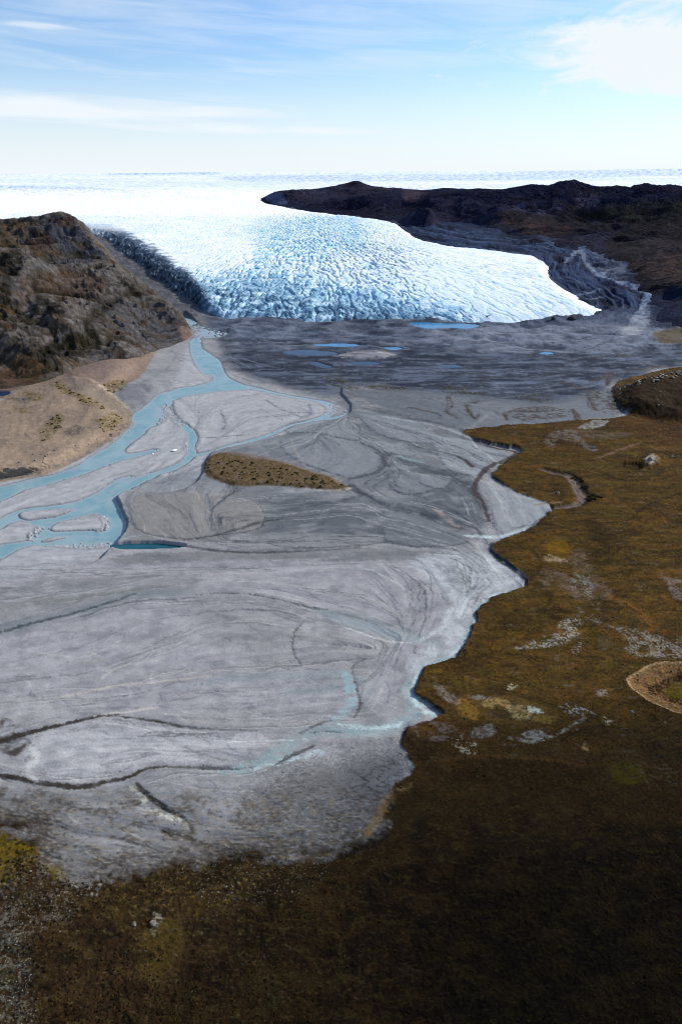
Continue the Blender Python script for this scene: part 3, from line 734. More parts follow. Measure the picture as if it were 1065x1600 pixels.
# moraine flats
lay(mMor*0.95, C(70,78,92))
mw = fbm(gPX/60, gQ/150, 97, 4); mw2 = fbm(gPX/22+mw, gQ/46, 98, 4)
mm = mMor*(1-latr)
mthreads = True
lay(mm*sstep(-.1,.45,mw)*0.75, C(44,51,69)); lay(mm*sstep(.0,.4,-mw2)*0.6, C(86,96,116)); lay(mm*sstep(.05,.4,mw2)*.55, C(38,45,61)); lay(mm*sstep(.6,.85,nM)*0.45, C(112,120,138)); lay(mm*sstep(0.2,0.9,st2*.5+nA)*.35, C(58,62,72))
zone([(345,530),(400,528),(520,540),(560,560),(540,590),(500,605),(430,595),(370,570)], C(58,63,74), 10, .65)
mud_d = sstep(-.25,.35,fbm(gPX/45, gQ/160, 49, 4))
lay(mm*mud_d*.5, C(38,44,59))
zone([(330,495),(500,508),(640,512),(760,512),(880,505),(960,495),(1010,480),(1030,515),(900,540),(700,540),(500,532),(350,525)], C(84,92,110), 8, .75)
lay(F.poly([(700,515),(860,505),(980,490),(1030,520),(980,545),(840,545),(720,545)], 10)*.7, C(108,115,132))
lay(F.poly([(700,505),(1030,470),(1040,545),(700,548)], 8)*sstep(.35,.7,ridged(gX0/40, gY0/70, 73, 3))*.55, C(142,147,162))
lay(F.poly([(700,505),(1030,470),(1040,545),(700,548)], 8)*sstep(.1,.5,nB)*.6, C(76,84,100))
lay(F.poly(palemound, 7)*.85, C(150,148,154)); lay(F.stroke([(590,553,1),(606,554,2),(614,556,1)], 3)*.8, C(196,190,186)); lay(F.poly([(600,540),(630,542),(640,548),(615,552),(590,548)], 6)*.5, C(66,54,56))
zone([(650,535),(760,540),(880,545),(870,540),(760,534)], C(58,62,74), 4, .6); zone([(560,605),(640,600),(700,606),(800,610),(900,600),(880,625),(760,625),(690,616),(640,612)], C(70,76,88), 6, .6)
for p in ([(500,590),(520,584),(545,594),(565,606),(545,611),(520,602)], [(690,608),(712,604),(745,614),(760,620),(730,619),(700,617)], [(800,620),(840,618),(870,624),(850,630),(815,628)], [(560,602),(600,602),(640,610),(600,614)]):
    m = F.poly(p, 6)*sstep(-.3,.1,nA+nF*.6)
    lay(m*.85, C(62,60,38), None, .7); lay(F.poly(p, 6)*sstep(.3,.5,nF+nA*.3)*.7, C(150,146,136))
lay(F.stroke([(560,596,1),(640,605,1.5),(700,604,1.5),(800,606,1),(860,600,1)], 2.5)*.7, C(44,42,48))
gul = sstep(330, 300, gPX)*sstep(525, 500, gPY)
lay(gul, C(96,97,104)); lay(gul*sstep(-.2,.4,nB+.5*nA)*.7, C(66,68,78)); lay(gul*sstep(.2,.5,fbm((gX0+gY0*.4)/18, (gY0-gX0*.4)/70, 39, 3))*.6, C(128,128,134))
z += gul*(3.5*nB + 1.5*nA)
bnd = fbm(gPX/120+.4*mw, gQ/26, 87, 4); bnd2 = fbm(gPX/38, gQ/13, 88, 4)
lay(mm*(1-.6*fb)*sstep(.02,.28,bnd)*.7, C(36,42,56)); lay(mm*(1-.6*fb)*sstep(.08,.3,-bnd)*.6, C(104,112,130)); lay(mm*sstep(.12,.35,bnd2)*.45, C(42,47,60)); lay(mm*sstep(.15,.35,-bnd2)*.45, C(118,126,142)); lay(mm*fb*sstep(.55,.8,hum)*.5, C(122,128,142)); lay(mm*fb*sstep(.42,.2,hum)*.6, C(50,57,72))
for q in range(170):
    P = trace(random.uniform(340,1000), random.uniform(505,640), random.randint(12,40), 5.0, random.choice((-1,1)), 0.0, -1)
    thread(P, random.uniform(.4,1.6), random.choice((C(28,32,42), C(38,43,54), C(34,38,48), C(104,110,122), C(26,28,36))), C(118,126,142) if q % 3 == 0 else None, random.uniform(.4,.85))
col = col*(1 - mMor[...,None]*np.array([.06,.05,.0], f32))
# lateral moraine and its pale stream track
iceline = [(415,313),(529,330),(590,337),(650,364),(727,380),(788,386),(832,390),(866,403),(868,428),(897,446),(933,471),(936,482),(897,496),(752,507),(600,420)]
sIceG = F.sdf(iceline, 120, 4)
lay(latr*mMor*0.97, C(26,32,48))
bd = ridged(sIceG/15 + .5*mw2, (gPX*.6+gPY)/90, 48, 3); lay(latr*mMor*sstep(.4,.75,ridged((gX0*.75+gY0*.35)/90, (gY0*.7-gX0*.3)/260, 74, 4))*.55, C(56,65,86)); lay(latr*mMor*sstep(0,.5,nB)*.5, C(20,25,37))
lay(latr*mMor*sstep(.55,.85,bd)*sstep(-100,-40,sIceG)*.65, C(80,92,114)); lay(latr*mMor*sstep(.5,.2,bd)*sstep(-110,-40,sIceG)*.6, C(18,23,35)); z += latr*7*(bd-.5)*sstep(-110,-40,sIceG)
for p, c, s, k in [([(940,432,3),(953,438,4),(980,447,4),(1002,456,5),(1012,468,7),(1006,488,10),(996,505,14),(985,520,16)], C(150,153,164), 5, .85), ([(882,410,2),(900,396,3),(912,388,2)], C(148,150,160), 5, .8), ([(906,390,2),(914,405,3),(922,420,3),(932,432,3),(950,424,2)], C(152,152,160), 4, .85), ([(900,462,1),(920,456,2),(940,450,1)], C(140,144,156), 3, .7), ([(915,472,1),(940,462,1.5)], C(150,154,166), 3, .7), ([(1060,498,2),(1030,515,3),(1000,530,3)], C(120,126,140), 4, .7)]:
    lay(F.stroke(p, s)*k, c)
lay(F.poly([(925,395),(960,400),(985,425),(965,440),(935,425)], 8)*sstep(-.2,.4,nB+nA*.5)*.7, C(120,118,124))
lay(F.poly([(1022,465),(1100,440),(1100,505),(1030,512),(1010,495)], 8)*.85, C(38,46,64))
lay(F.poly([(1020,520),(1040,514),(1075,515),(1075,535),(1030,535)], 5)*.8, C(92,80,58))
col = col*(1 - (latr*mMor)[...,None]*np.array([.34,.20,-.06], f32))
zone([(560,612),(700,616),(840,628),(950,608),(965,650),(840,664),(730,672),(640,650),(580,632)], C(98,104,114), 9, .75)
# rusty mud of the seeps east of the plain
for p in ([(701,622,1),(705,636,2),(698,646,3),(706,652,2),(717,658,2)], [(760,628,1),(740,632,2),(728,634,2),(732,645,3),(740,656,2),(748,650,1)], [(816,637,1.5),(800,642,3),(790,648,4),(793,657,4)], [(893,640,3),(900,650,5),(904,659,5)],
          [(925,595,2),(940,590,4),(948,582,3),(960,580,2),(989,578,1.5),(1011,577,1.5),(1029,573,2)], [(1000,567,1.5),(1014,572,2.5),(1030,575,1)], [(948,588,3),(946,602,3),(952,584,3)], [(917,618,2),(922,632,3),(930,640,2)], [(963,552,1),(972,556,2.5),(980,556,1)], [(640,640,.8),(680,648,1),(690,655,.8)], [(880,600,.8),(920,610,1),(960,640,1)]):
    lay(F.stroke([(a_+random.uniform(-2,2), b_+random.uniform(-1,1), c_*random.uniform(.3,.9)+.15) for a_, b_, c_ in p], 2.2)*.9, C(50,36,29), .4); lay(F.stroke(p, 6.0)*.35, C(78,68,64), .4)
    lay(F.stroke([(a_+random.uniform(-7,7), b_+random.uniform(-3,3), .4) for a_, b_, c_ in p], 1.8)*.7, C(44,36,34), .4)
lay(F.poly([(802,644),(840,634),(885,641),(888,650),(850,656),(808,657)], 6)*sstep(-.35,.25,st1*.4+nA)*.8, C(56,46,44), .3)
lay(F.poly([(915,615),(960,610),(975,640),(960,648),(930,640)], 8)*sstep(-.2,.3,nA+nF*.4)*.7, C(58,54,52), None, .5)

# mottled mud and old vegetation on the lowest flat
lowflat = plain*sstep(1225,1262,gPY)
lay(lowflat*sstep(-75,-8,sT)*.7, C(88,84,83), .3)
n5 = fbm(gPX/46, gQ/24, 51, 5); n6 = fbm(gPX/9, gQ/5, 52, 4)
lay(lowflat*sstep(-72,-6,sT)*sstep(.0,.22,n5+.6*n6)*.8, C(50,44,38), .2, .6)
lay(lowflat*sstep(0,.3,n5)*.7, C(96,92,90), .2); lay(lowflat*sstep(.1,.4,n6+.5*n5)*.65, C(66,61,58), .2); lay(lowflat*sstep(.15,.4,-n6)*.4, C(160,158,158)); lay(lowflat*sstep(.12,.35,fbm(gPX/15,gQ/6,53,4))*.45, C(128,112,92))
# ---- tundra
tund = np.empty(shape3, f32); tund[:] = C(72,55,25)
tw = fbm(gPX/80+.6*nC, gQ/50, 99, 4); tw2 = fbm(gPX/28+tw, gQ/16, 100, 4)
def tl(mask, c):
    global tund
    m = mask[..., None].astype(f32); tund = tund*(1-m) + c*m
tl(sstep(-.3,.5,tw)*.7, C(90,66,27)); tl(sstep(0,.5,-tw)*.6, C(64,46,22)); tl(sstep(.1,.5,tw2)*.55, C(54,38,20)); tl(sstep(.15,.5,-tw2)*.4, C(100,78,36)); tl(sstep(-.1,.7,nB)*.5, C(60,42,20)); tl(sstep(.1,.6,nA)*.4, C(50,36,20)); tl(sstep(.15,.5,fbm(gX0/70,gY0/25,61,3))*.5, C(98,66,28))
tl(sstep(.62,.9,ridged(gPX/60+.8*tw, gQ/30, 44, 3))*.5, C(52,38,22)); tl(sstep(.05,.35,fbm(gPX/110, gQ/40, 45, 4))*.6, C(68,58,24)); tl(sstep(.1,.35,fbm(gPX/90, gQ/60, 46, 5))*.7, C(46,34,19)); tl(sstep(.7,.95,ridged(gPX/26+tw, gQ/10, 47, 3))*.35, C(104,82,46))
tl(sstep(.12,.4,fbm(gPX/60+tw, gQ/26, 77, 4))*.38, C(104,68,29)); tl(sstep(.2,.45,fbm(gPX/44, gQ/18+tw, 78, 4))*.5, C(112,86,34)); tl(sstep(.66,.9,ridged(gPX/75+1.2*tw, gQ/34, 79, 4))*.6, C(38,28,16))
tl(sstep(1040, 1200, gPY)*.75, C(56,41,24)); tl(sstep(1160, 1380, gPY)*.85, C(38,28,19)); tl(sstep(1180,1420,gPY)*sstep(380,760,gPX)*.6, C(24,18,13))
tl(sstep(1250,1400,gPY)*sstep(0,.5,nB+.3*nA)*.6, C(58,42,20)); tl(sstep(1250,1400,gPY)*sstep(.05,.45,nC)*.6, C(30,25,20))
tl(sstep(.0,.45,nF+.3*nA)*.45, C(30,22,12)); tl(sstep(.25,.6,-nF)*.35, C(104,78,44))
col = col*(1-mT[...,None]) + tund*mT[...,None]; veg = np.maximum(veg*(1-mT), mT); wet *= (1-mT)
pxn = fbm(gPX/6.5, gQ/5, 50, 4); pxn2 = fbm(gPX/13, gQ/9, 54, 4)
def tz(pts, c, soft=5, k=.85, tex=None, v=.3):
    m = F.poly(pts, soft)*k*(.25+.75*sstep(-.35,.2,.5*nF+.5*nA+pxn))
    if tex is not None: m = m*tex
    lay(m, c, None, v)
gr = sstep(-.45, .2, nA+.5*nF)
tz([(852,690),(868,676),(896,676),(912,690),(932,706),(918,708),(905,697),(880,690),(865,693),(862,703),(853,698)], C(112,104,106), 4, .8, gr)
tz([(896,676),(930,676),(985,682),(960,688),(915,688)], C(104,92,86), 5, .6, gr)
tz([(900,672),(920,662),(948,660),(945,666),(925,673)], C(150,150,152), 2, .85); tz([(880,664),(900,660),(910,668),(890,672)], C(58,44,36), 3, .6)
lay(F.stroke([(930,719,1),(955,711,2),(985,700,2),(998,697,1)], 4)*.6, C(126,98,84))
tz([(850,855),(865,848),(885,850),(893,862),(886,876),(870,878),(856,868)], C(108,80,12), 5, .85)
tz([(855,870),(872,874),(886,880),(880,884),(866,882),(848,880)], C(158,140,118), 3, .8, gr)
tz([(837,903),(850,894),(875,897),(890,906),(898,892),(888,880),(898,862),(915,868),(925,900),(945,918),(957,938),(943,943),(925,940),(905,945),(890,935),(870,922),(846,918)], C(104,88,76), 5, .85, gr)
tz([(895,905),(918,905),(925,925),(912,935),(893,925)], C(122,122,124), 6, .7, gr)
tz([(790,1019),(812,1016),(835,1005),(865,995),(872,980),(885,973),(905,970),(908,985),(900,1000),(880,1010),(850,1018),(815,1020)], C(150,146,142), 4, .85, sstep(-.2,.2,nA+nF))
tz([(900,955),(920,966),(950,983),(972,985),(1000,988),(1030,1000),(1075,1004),(1075,1030),(1030,1032),(990,1031),(975,1022),(975,1000),(955,986),(930,978),(908,972)], C(132,126,120), 5, .85, sstep(-.25,.25,nA+nF))
tz([(900,1000),(908,1015),(900,1035),(885,1048),(885,1040),(893,1015)], C(150,142,132), 3, .8, sstep(.1,.4,nF+.4*nA))
tz([(1028,900),(1042,906),(1080,917),(1080,952),(1050,938),(1042,920)], C(118,108,104), 4, .8, gr); tz([(1030,935),(1048,940),(1062,950),(1040,945)], C(110,74,40), 6, .6)
lay(F.stroke([(952,938,4),(975,948,5),(990,958,4),(1006,970,5),(1020,984,4),(1010,990,2)], 5)*.75, C(116,78,40)); lay(F.stroke([(974,948,1.5),(984,956,2),(1000,966,1)], 3)*.8, C(34,24,14))
tz([(912,985),(930,988),(955,1002),(972,1010),(965,1022),(935,1020),(918,1008)], C(58,48,16), 8, .7)
tz([(930,1000),(945,998),(958,1012),(945,1020),(932,1015)], C(84,70,54), 5, .6)
tz([(930,1086),(945,1080),(962,1086),(965,1093),(945,1094),(932,1092)], C(150,136,124), 4, .8, sstep(-.1,.3,nF+nA))
tz([(700,880),(760,940),(830,960),(840,1000),(800,990),(760,975)], C(46,34,20), 20, .5)
for p in ([(985,870),(1000,880),(990,905),(970,900)], [(915,820),(940,830),(955,860),(940,870),(920,850)], [(920,860),(940,868),(942,895),(928,890)], [(1005,775),(1020,780),(1025,790),(1010,800)], [(840,960),(870,950),(890,960),(870,975),(845,975)], [(1030,640),(1065,620),(1100,650),(1060,690),(1020,670)]):
    tz(p, C(36,26,16), 10, .75, sstep(-.5,.2,nA))
tz([(960,660),(1010,650),(1065,655),(1065,700),(1000,690)], C(62,34,22), 14, .6)
tz([(1010,700),(1040,702),(1075,700),(1075,704),(1030,706)], C(112,82,46), 3, .7)
lay(F.poly(knob, 4)*.85, C(128,112,92)); lay(F.poly([(1006,722),(1014,718),(1022,722),(1018,730),(1008,730)],2)*.8, C(170,160,150)); lay(F.poly(pit, 3)*.8, C(34,26,16))  # pit floor painted dark, its shadow put into the colour
tz([(1022,712),(1040,715),(1045,728),(1030,732)], C(104,78,34), 6, .6)
lay(sstep(-3, 2, sGul)*.85, C(112,100,98)); lay(F.stroke([(850,734,1.5),(868,736,3),(890,742,4),(906,752,4),(914,766,4),(922,778,5),(914,790,4),(900,792,2)], 4)*sstep(-.4,.2,nF+nA)*.85, C(26,20,14), None, 1); lay(F.stroke([(915,772,2),(930,778,4),(940,781,3)], 3)*.85, C(26,20,14), None, 1)
lay(F.stroke([(835,793,1.5),(850,790,2.5),(876,789,2)], 2.5)*.7, C(130,110,76)); 
# bowl: tan inner bank, dark bottom ring, mossy floor
lay(sstep(-1.5, 2.0, sBowl)*.95, C(128,98,66)); lay(sstep(-1,1,sBowl)*(1-sstep(1,6,sBowl))*.7, C(176,148,110)); lay(sstep(0,6,sBowl)*sstep(.25,.5,ridged(gX0/5,gY0/1.6,62,2)-.3)*.5, C(92,66,40))
tz([(1010,1074),(1030,1062),(1050,1056),(1065,1050),(1130,1052),(1130,1100),(1075,1102),(1058,1096),(1030,1087),(1014,1082)], C(40,24,10), 4, .95)
tz([(1035,1077),(1048,1068),(1065,1060),(1130,1062),(1130,1088),(1075,1090),(1055,1086)], C(86,76,18), 4, .9)
# seep complex at the plain's corner
tz([(706,1108),(722,1092),(745,1094),(790,1092),(830,1102),(860,1112),(872,1130),(850,1138),(800,1138),(750,1132),(722,1126)], C(92,72,40), 5, .85)
for p, c, k in [([(712,1110),(722,1098),(740,1110),(748,1130),(738,1132),(722,1124)], C(132,98,40), .8), ([(750,1106),(762,1098),(790,1100),(800,1112),(780,1110),(765,1114)], C(156,132,86), .8), ([(790,1112),(815,1108),(830,1120),(825,1130),(800,1128)], C(150,134,96), .8), ([(822,1110),(842,1113),(845,1120),(825,1120)], C(176,186,176), .9), ([(835,1125),(866,1125),(860,1135),(830,1135)], C(120,104,52), .8), ([(762,1118),(780,1114),(800,1122),(790,1130),(768,1126)], C(44,34,26), .8), ([(732,1096),(750,1092),(765,1096),(750,1100)], C(128,132,128), .7)]:
    tz(p, c, 3, k)
tz([(668,1072),(690,1078),(712,1098),(716,1108),(700,1104),(682,1090)], C(128,118,116), 4, .7, gr)
tz([(646,1138),(690,1135),(720,1150),(720,1165),(690,1165),(650,1160)], C(108,96,94), 5, .7, sstep(-.1,.3,nF+nA)); tz([(632,1145),(655,1160),(690,1168),(670,1190),(645,1195),(634,1170)], C(34,26,20), 6, .7)
tz([(735,1148),(760,1138),(775,1148),(760,1160),(742,1158)], C(134,130,130), 4, .7)
tz([(815,1152),(828,1147),(848,1150),(850,1158),(832,1163),(818,1160)], C(136,136,138), 3, .85); lay(F.stroke([(795,1158,2),(825,1166,3),(850,1160,2.5),(875,1150,2),(900,1135,2),(912,1126,2)], 3)*sstep(-.3,.2,nF+nA)*.8, C(150,148,142))
tz([(700,1165),(720,1158),(745,1172),(740,1188),(720,1180)], C(170,156,134), 3, .85, sstep(.05,.3,nF+.5*nA)); tz([(870,1112),(885,1104),(915,1115),(935,1122),(900,1124)], C(150,152,148), 3, .8, sstep(.05,.3,nF+.5*nA)); tz([(940,1125),(952,1130),(960,1138),(946,1138)], C(170,162,146), 3, .8, sstep(0,.3,nF)); tz([(790,1080),(802,1070),(806,1080),(795,1085)], C(180,172,150), 2, .8, sstep(-.1,.2,nF))
tz([(955,1115),(985,1112),(1010,1125),(985,1130)], C(96,66,36), 6, .6); tz([(905,1175),(912,1168),(918,1178)], C(150,126,84), 1.5, .7)
tz([(700,1195),(760,1190),(860,1195),(930,1208),(930,1225),(860,1240),(780,1240),(710,1225)], C(34,24,14), 12, .7); lay(F.stroke([(700,1192,1),(760,1188,1.5),(860,1194,1.5),(920,1204,1)], 4)*.6, C(88,62,34))
tz([(952,1205),(965,1196),(1000,1204),(1010,1222),(985,1232),(958,1228)], C(74,66,20), 7, .75); tz([(1000,1160),(1065,1170),(1065,1200),(1000,1190)], C(30,26,22), 14, .6)
lay(F.poly([(970,1195),(1065,1205),(1065,1235),(1000,1228)], 8)*sstep(.15,.4,fbm(gX0/5,gY0/1.5,63,3))*.6, C(90,80,66))
lay(F.stroke([(640,1232,2),(614,1246,4),(596,1268,6),(585,1290,5),(572,1310,4)], 5)*.75, C(132,108,70), None, .3)
tz([(612,1240),(650,1230),(680,1260),(660,1300),(610,1310),(600,1280)], C(40,32,18), 10, .7); tz([(584,1296),(600,1285),(612,1292),(600,1305),(588,1308)], C(130,132,136), 3, .8, gr)
for p in ([(1075,770,1),(1030,785,2),(1000,800,1.5),(985,815,2),(950,822,1)], [(1075,860,1),(1020,868,2),(980,858,1.5),(955,872,1)], [(830,860,1),(845,885,1.5),(835,905,1)], [(1000,1150,1),(940,1140,2),(900,1150,1.5),(870,1165,1)], [(1065,1330,1.5),(1000,1310,2),(960,1320,2),(900,1300,1)], [(760,1300,1),(830,1310,2),(880,1340,2),(950,1350,1)], [(700,1400,1),(780,1390,2),(860,1420,1.5)], [(1070,1420,1),(1010,1400,2),(960,1420,1.5)], [(800,830,.8),(850,822,1.2),(905,835,1)], [(930,740,1),(980,755,1.5),(1040,750,1)], [(800,735,1),(840,728,1.2),(880,730,.8)], [(860,930,.8),(850,955,1.2),(800,965,1)]):
    lay(F.stroke(p, 4)*.75, C(34,26,15), None, 1)
tzone = mT*sstep(1240,1160,gPY)
lay(tzone*sstep(.12,.3,pxn2+.2*pxn)*.5, C(60,50,24), None, .9); lay(tzone*sstep(.15,.35,-pxn2+.3*pxn)*.45, C(44,33,19), None, 1); lay(tzone*sstep(.3,.5,pxn)*.35, C(104,88,60)); lay(tzone*sstep(.28,.42,fbm(gPX/34,gQ/15,57,4))*sstep(-.1,.3,nF+.4*pxn)*.55, C(104,94,84), None, .3)
# wet foot of the scarp, and its shaded face painted dark
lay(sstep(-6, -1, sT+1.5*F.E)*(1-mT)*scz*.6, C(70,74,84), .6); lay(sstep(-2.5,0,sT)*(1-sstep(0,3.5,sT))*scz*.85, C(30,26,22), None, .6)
lay(F.stroke([(770,851,2),(766,860,3.5),(776,875,4),(796,888,4),(812,900,4),(820,911,4)], 3)*.8, C(34,44,60), .9)
# foreground heath
fh = foreheath
lay(F.poly([(-60,1296),(0,1303),(30,1315),(58,1330),(60,1350),(40,1368),(0,1392),(-60,1400)], 6)*sstep(-.5,.1,nF+nA)*.85, C(106,88,22), None, 1); lay(F.poly([(70,1356),(92,1360),(104,1372),(92,1380),(76,1370)],5)*.7, C(112,98,30), None, 1)
lay(F.poly([(0,1370),(60,1350),(120,1390),(110,1440),(40,1470),(0,1450)], 14)*sstep(-.2,.4,nF+.6*nA)*.75, C(118,108,100), None, .5)
lay(F.poly([(-60,1420),(0,1420),(40,1460),(50,1540),(40,1640),(-60,1640)], 16)*sstep(-.15,.3,nF+.6*nA)*.8, C(112,110,100), None, .5)
lay(fh*F.poly([(120,1375),(300,1362),(430,1345),(400,1400),(280,1450),(180,1440),(110,1420)], 20)*sstep(.0,.4,nF)*.6, C(112,94,46), None, 1)
lay(fh*F.poly([(300,1340),(420,1335),(520,1345),(470,1400),(330,1420)], 14)*sstep(.42,.7,nF+.3*nA)*.8, C(170,160,140), None, .4)
lay(fh*F.poly([(110,1350),(160,1372),(160,1400),(120,1400)], 8)*sstep(-.1,.3,nF+.5*nA)*.8, C(150,148,150), None, .4)
lay(F.poly([(240,1430),(252,1432),(250,1450),(244,1466),(236,1458),(240,1445)], 3)*sstep(-.3,.2,nF)*.85, C(156,154,140)); lay(F.poly([(208,1448),(214,1444),(212,1454)], 1.5)*.9, C(190,176,150))
lay(fh*F.poly([(140,1440),(300,1440),(330,1520),(250,1600),(150,1600),(80,1520)], 30)*sstep(-.2,.4,nB)*.6, C(50,36,25), None, 1); lay(fh*F.poly([(210,1470),(270,1440),(290,1480),(250,1540),(215,1530)], 12)*.6, C(78,64,28), None, 1)
lay(fh*sstep(.1,.4,nF*.8+.5*perlin(gX0/3.4,gY0/3.4,64))*sstep(420,150,gPX)*.75, C(24,18,12), None, 1)
fz = mT*sstep(1190,1330,gPY); g1_ = fbm(gPX/75, gQ/45, 58, 5); g2_ = fbm(gPX/26, gQ/17, 59, 5); g3_ = ridged(gPX/40+.7*g1_, gQ/22, 60, 4)
lay(fz*sstep(.02,.3,g1_)*.6, C(58,44,24), None, 1); lay(fz*sstep(.05,.3,-g1_+.3*g2_)*.7, C(24,19,14), None, 1); lay(fz*sstep(.1,.35,g2_)*.45, C(64,54,26), None, 1); lay(fz*sstep(.15,.4,-g2_)*.5, C(30,22,15), None, 1); lay(fz*sstep(.72,.95,g3_)*.45, C(82,64,42)); lay(fz*sstep(.3,.5,pxn+.4*g2_)*.4*sstep(700,300,gPX), C(104,96,82))
lay(mT*sstep(1230,1430,gPY)*sstep(430,800,gPX)*.62, C(17,13,9), None, 1)  # near-black tone, deeper towards the lower right corner
lay(F.poly([(957,612),(975,607),(1030,606),(1200,604),(1200,664),(1065,662),(1010,657),(975,646),(958,632)], 7)*.85, C(36,26,17), None, .8)  # camera side of the mound painted dark, standing in for its shade
# vegetated gravel island
mI = sstep(-3, 3, sIsl)
lay(mI, C(108,92,76), 0, .4); lay(mI*sstep(-.3,.25,nF*.8+nA*.7)*.8, C(76,62,30), None, .9); lay(mI*sstep(.1,.5,nF-.3*nA)*.6, C(46,36,24), None, .9)
lay(F.poly([(350,713),(400,714),(483,737),(535,760),(517,752),(449,730),(400,722)], 4)*.75, C(112,102,104), 0, .2); lay(F.stroke([(470,766,1),(520,770,1.5),(548,766,1)], 3)*.8, C(176,170,164))
# water margins
lay(sstep(-6, -1, sW)*sstep(2,-1,sW)*.55*(1-mTan), C(112,118,128), .5)
lay(sstep(-2.5,-.5,sWs)*.6, C(96,108,118), .8)
lay(sstep(-5,0,sPond)*.7, C(52,56,66), .6)

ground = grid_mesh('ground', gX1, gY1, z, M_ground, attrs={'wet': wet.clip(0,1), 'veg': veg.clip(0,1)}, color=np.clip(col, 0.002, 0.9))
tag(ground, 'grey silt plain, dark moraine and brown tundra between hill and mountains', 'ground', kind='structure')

# ---------------------------------------------------------------- water
M_river = water_material('glacial_milk', (0.125,0.245,0.285), (0.20,0.30,0.33), .25, .12, .25)
M_pool = water_material('pool_water', (0.006,0.06,0.085), (0.012,0.09,0.12), .08, .02)
M_pond = water_material('pond_water', (0.005,0.018,0.05), (0.008,0.028,0.07), .06, .02, .22)
M_melt = water_material('melt_water', (0.01,0.11,0.25), (0.015,0.16,0.34), .08, .02)
river = grid_mesh('river', gX0, gY0, np.full(gX0.shape, -0.42) , M_river, keep=sW > -3.0, attrs={'shallow': np.clip(.8*sstep(5.5, -.5, sWs + 3*shn) + .35*shoal + .35*sstep(.3,1.8,st2) + .2*sstep(.6,1.8,st1), 0, .9)})
tag(river, 'milky turquoise braided meltwater river winding between pale gravel bars', 'river', kind='structure')

def sheet(name, pts, zz, mat, grow=1.0, Yc=None):
    P, _ = smooth_poly(pts, True, 4); c = P.mean(0)
    bm = bmesh.new(); vs = []
    for p in P:
        q = c + (p-c)*grow
        w = pt(q[0], q[1]); s = 1.0
        vs.append(bm.verts.new((w.x, w.y, zz)))
    bm.faces.new(vs); bm.normal_update()
    if bm.faces[0:1] and list(bm.faces)[0].normal.z < 0: bmesh.ops.reverse_faces(bm, faces=list(bm.faces))
    me = bpy.data.meshes.new(name); bm.to_mesh(me); bm.free(); me.materials.append(mat)
    o = bpy.data.objects.new(name, me); COL.objects.link(o); return o
def ground_z(px, py):
    r = np.clip(np.searchsorted(gy, py), 0, len(gy)-1); c = np.clip(np.searchsorted(gx, px), 0, len(gx)-1)
    return float(z[r, c]), float(gX1[r, c]), float(gY1[r, c])
o = sheet('pool', pool_pts, -0.25, M_pool, 1.10); tag(o, 'dark teal stagnant pool below the cut river bank', 'pool', kind='structure')
for lab, p in ponds.items():
    P, _ = smooth_poly(p, True, 4); c = P.mean(0)
    far = c[1] < 520; nearhill = c[0] < 60
    zz = ground_z(*c)[0] + 1.15
    mat = M_melt if ('bright' in lab or 'turquoise' in lab) else M_pond
    bm = bmesh.new(); vs = []
    for q0 in P:
        q = c + (q0-c)*1.08
        r = np.searchsorted(gy, q[1]); cc = np.searchsorted(gx, q[0])
        vs.append(bm.verts.new((gX1[r, cc], gY1[r, cc], zz)))
    f = bm.faces.new(vs); bm.normal_update()
    if f.normal.z < 0: bmesh.ops.reverse_faces(bm, faces=[f])
    me = bpy.data.meshes.new('pond'); bm.to_mesh(me); bm.free(); me.materials.append(mat)
    o = bpy.data.objects.new('pond', me); COL.objects.link(o); tag(o, lab, 'pond', kind='structure')
# ================================================================== GLACIER AND ICE SHEET
ix = axis(-40, 1105, 1.05, -1300, 2360, 1.22)
iy = np.concatenate([np.arange(268.9, 300, 0.42), np.arange(300, 420, 0.55), np.arange(420, 512, 0.6), np.arange(512, 540, 3.0)])
iY = Y_on(S_prof, iy)
iY = np.concatenate([np.geomspace(70000, iY[0]*1.02, 40), iY]); 
# image row for the extra far rows is only needed for the outline test
iy = np.concatenate([np.linspace(262, 268.8, 40), iy])
ok = np.concatenate([[True], np.diff(iY) < -1e-3]); iY = iY[ok]; iy = iy[ok]
iPX, iPY = np.meshgrid(ix, iy)
iY0 = np.repeat(iY[:, None], len(ix), 1)
iX0 = (iPX - 532.5)/FPX*iY0*CT + 0*iY0
iyv = (800.0-iPY)/FPX
iX0 = (iPX-532.5)/FPX*iY0/(CT+iyv*ST)
S = S_prof(iY0); 
wxi = 5*fbm(iX0/90, iY0/120, 101, 3) + 2.0*perlin(iX0/22, iY0/26, 102)
FI = Field(iPX + wxi, iPY + 0.5*(2.5*fbm(iX0/80, iY0/100, 103, 3) + 1.2*perlin(iX0/20, iY0/24, 104)), lambda py: 2.0).prep()
ice_edge = [(-1500,250),(2500,250),(2500,300),(1065,302),(930,303),(700,299),(560,295),(480,299),(428,306),(419,313),(480,323.5),(529,330),(590,337),(625,346),(650,364),(700,377),(727,380),(788,386),(832,391),(852,398),(864,405),(862,416),(870,428),(905,446),(930,461),(947,472),(953,485),(938,494),(905,500),(843,503),(752,507),(690,506),(620,502),(560,503),(480,503),(400,500),(350,496),(326,491),(303,486),(284,476),(272,464),(252,447),(228,430),(204,411),(180,397),(158,384),(140,371),(124,362),(60,352),(-100,356),(-1500,366)]
sI = FI.sdf(ice_edge, 90, 2)
left = sstep(345, 300, iPX)*sstep(345, 370, iPY)
wid = 15 + 18*sstep(800,900,iPX)*sstep(430,460,iPY) + 10*sstep(560,680,iPX)*sstep(380,430,iPY) + 44*left + 10*sstep(430, 500, iPY)*sstep(620, 350, iPX) 
e = sstep(-.15, 1, sI/wid)**(1.0+0.2*left)
Bz = B_prof(iY0)
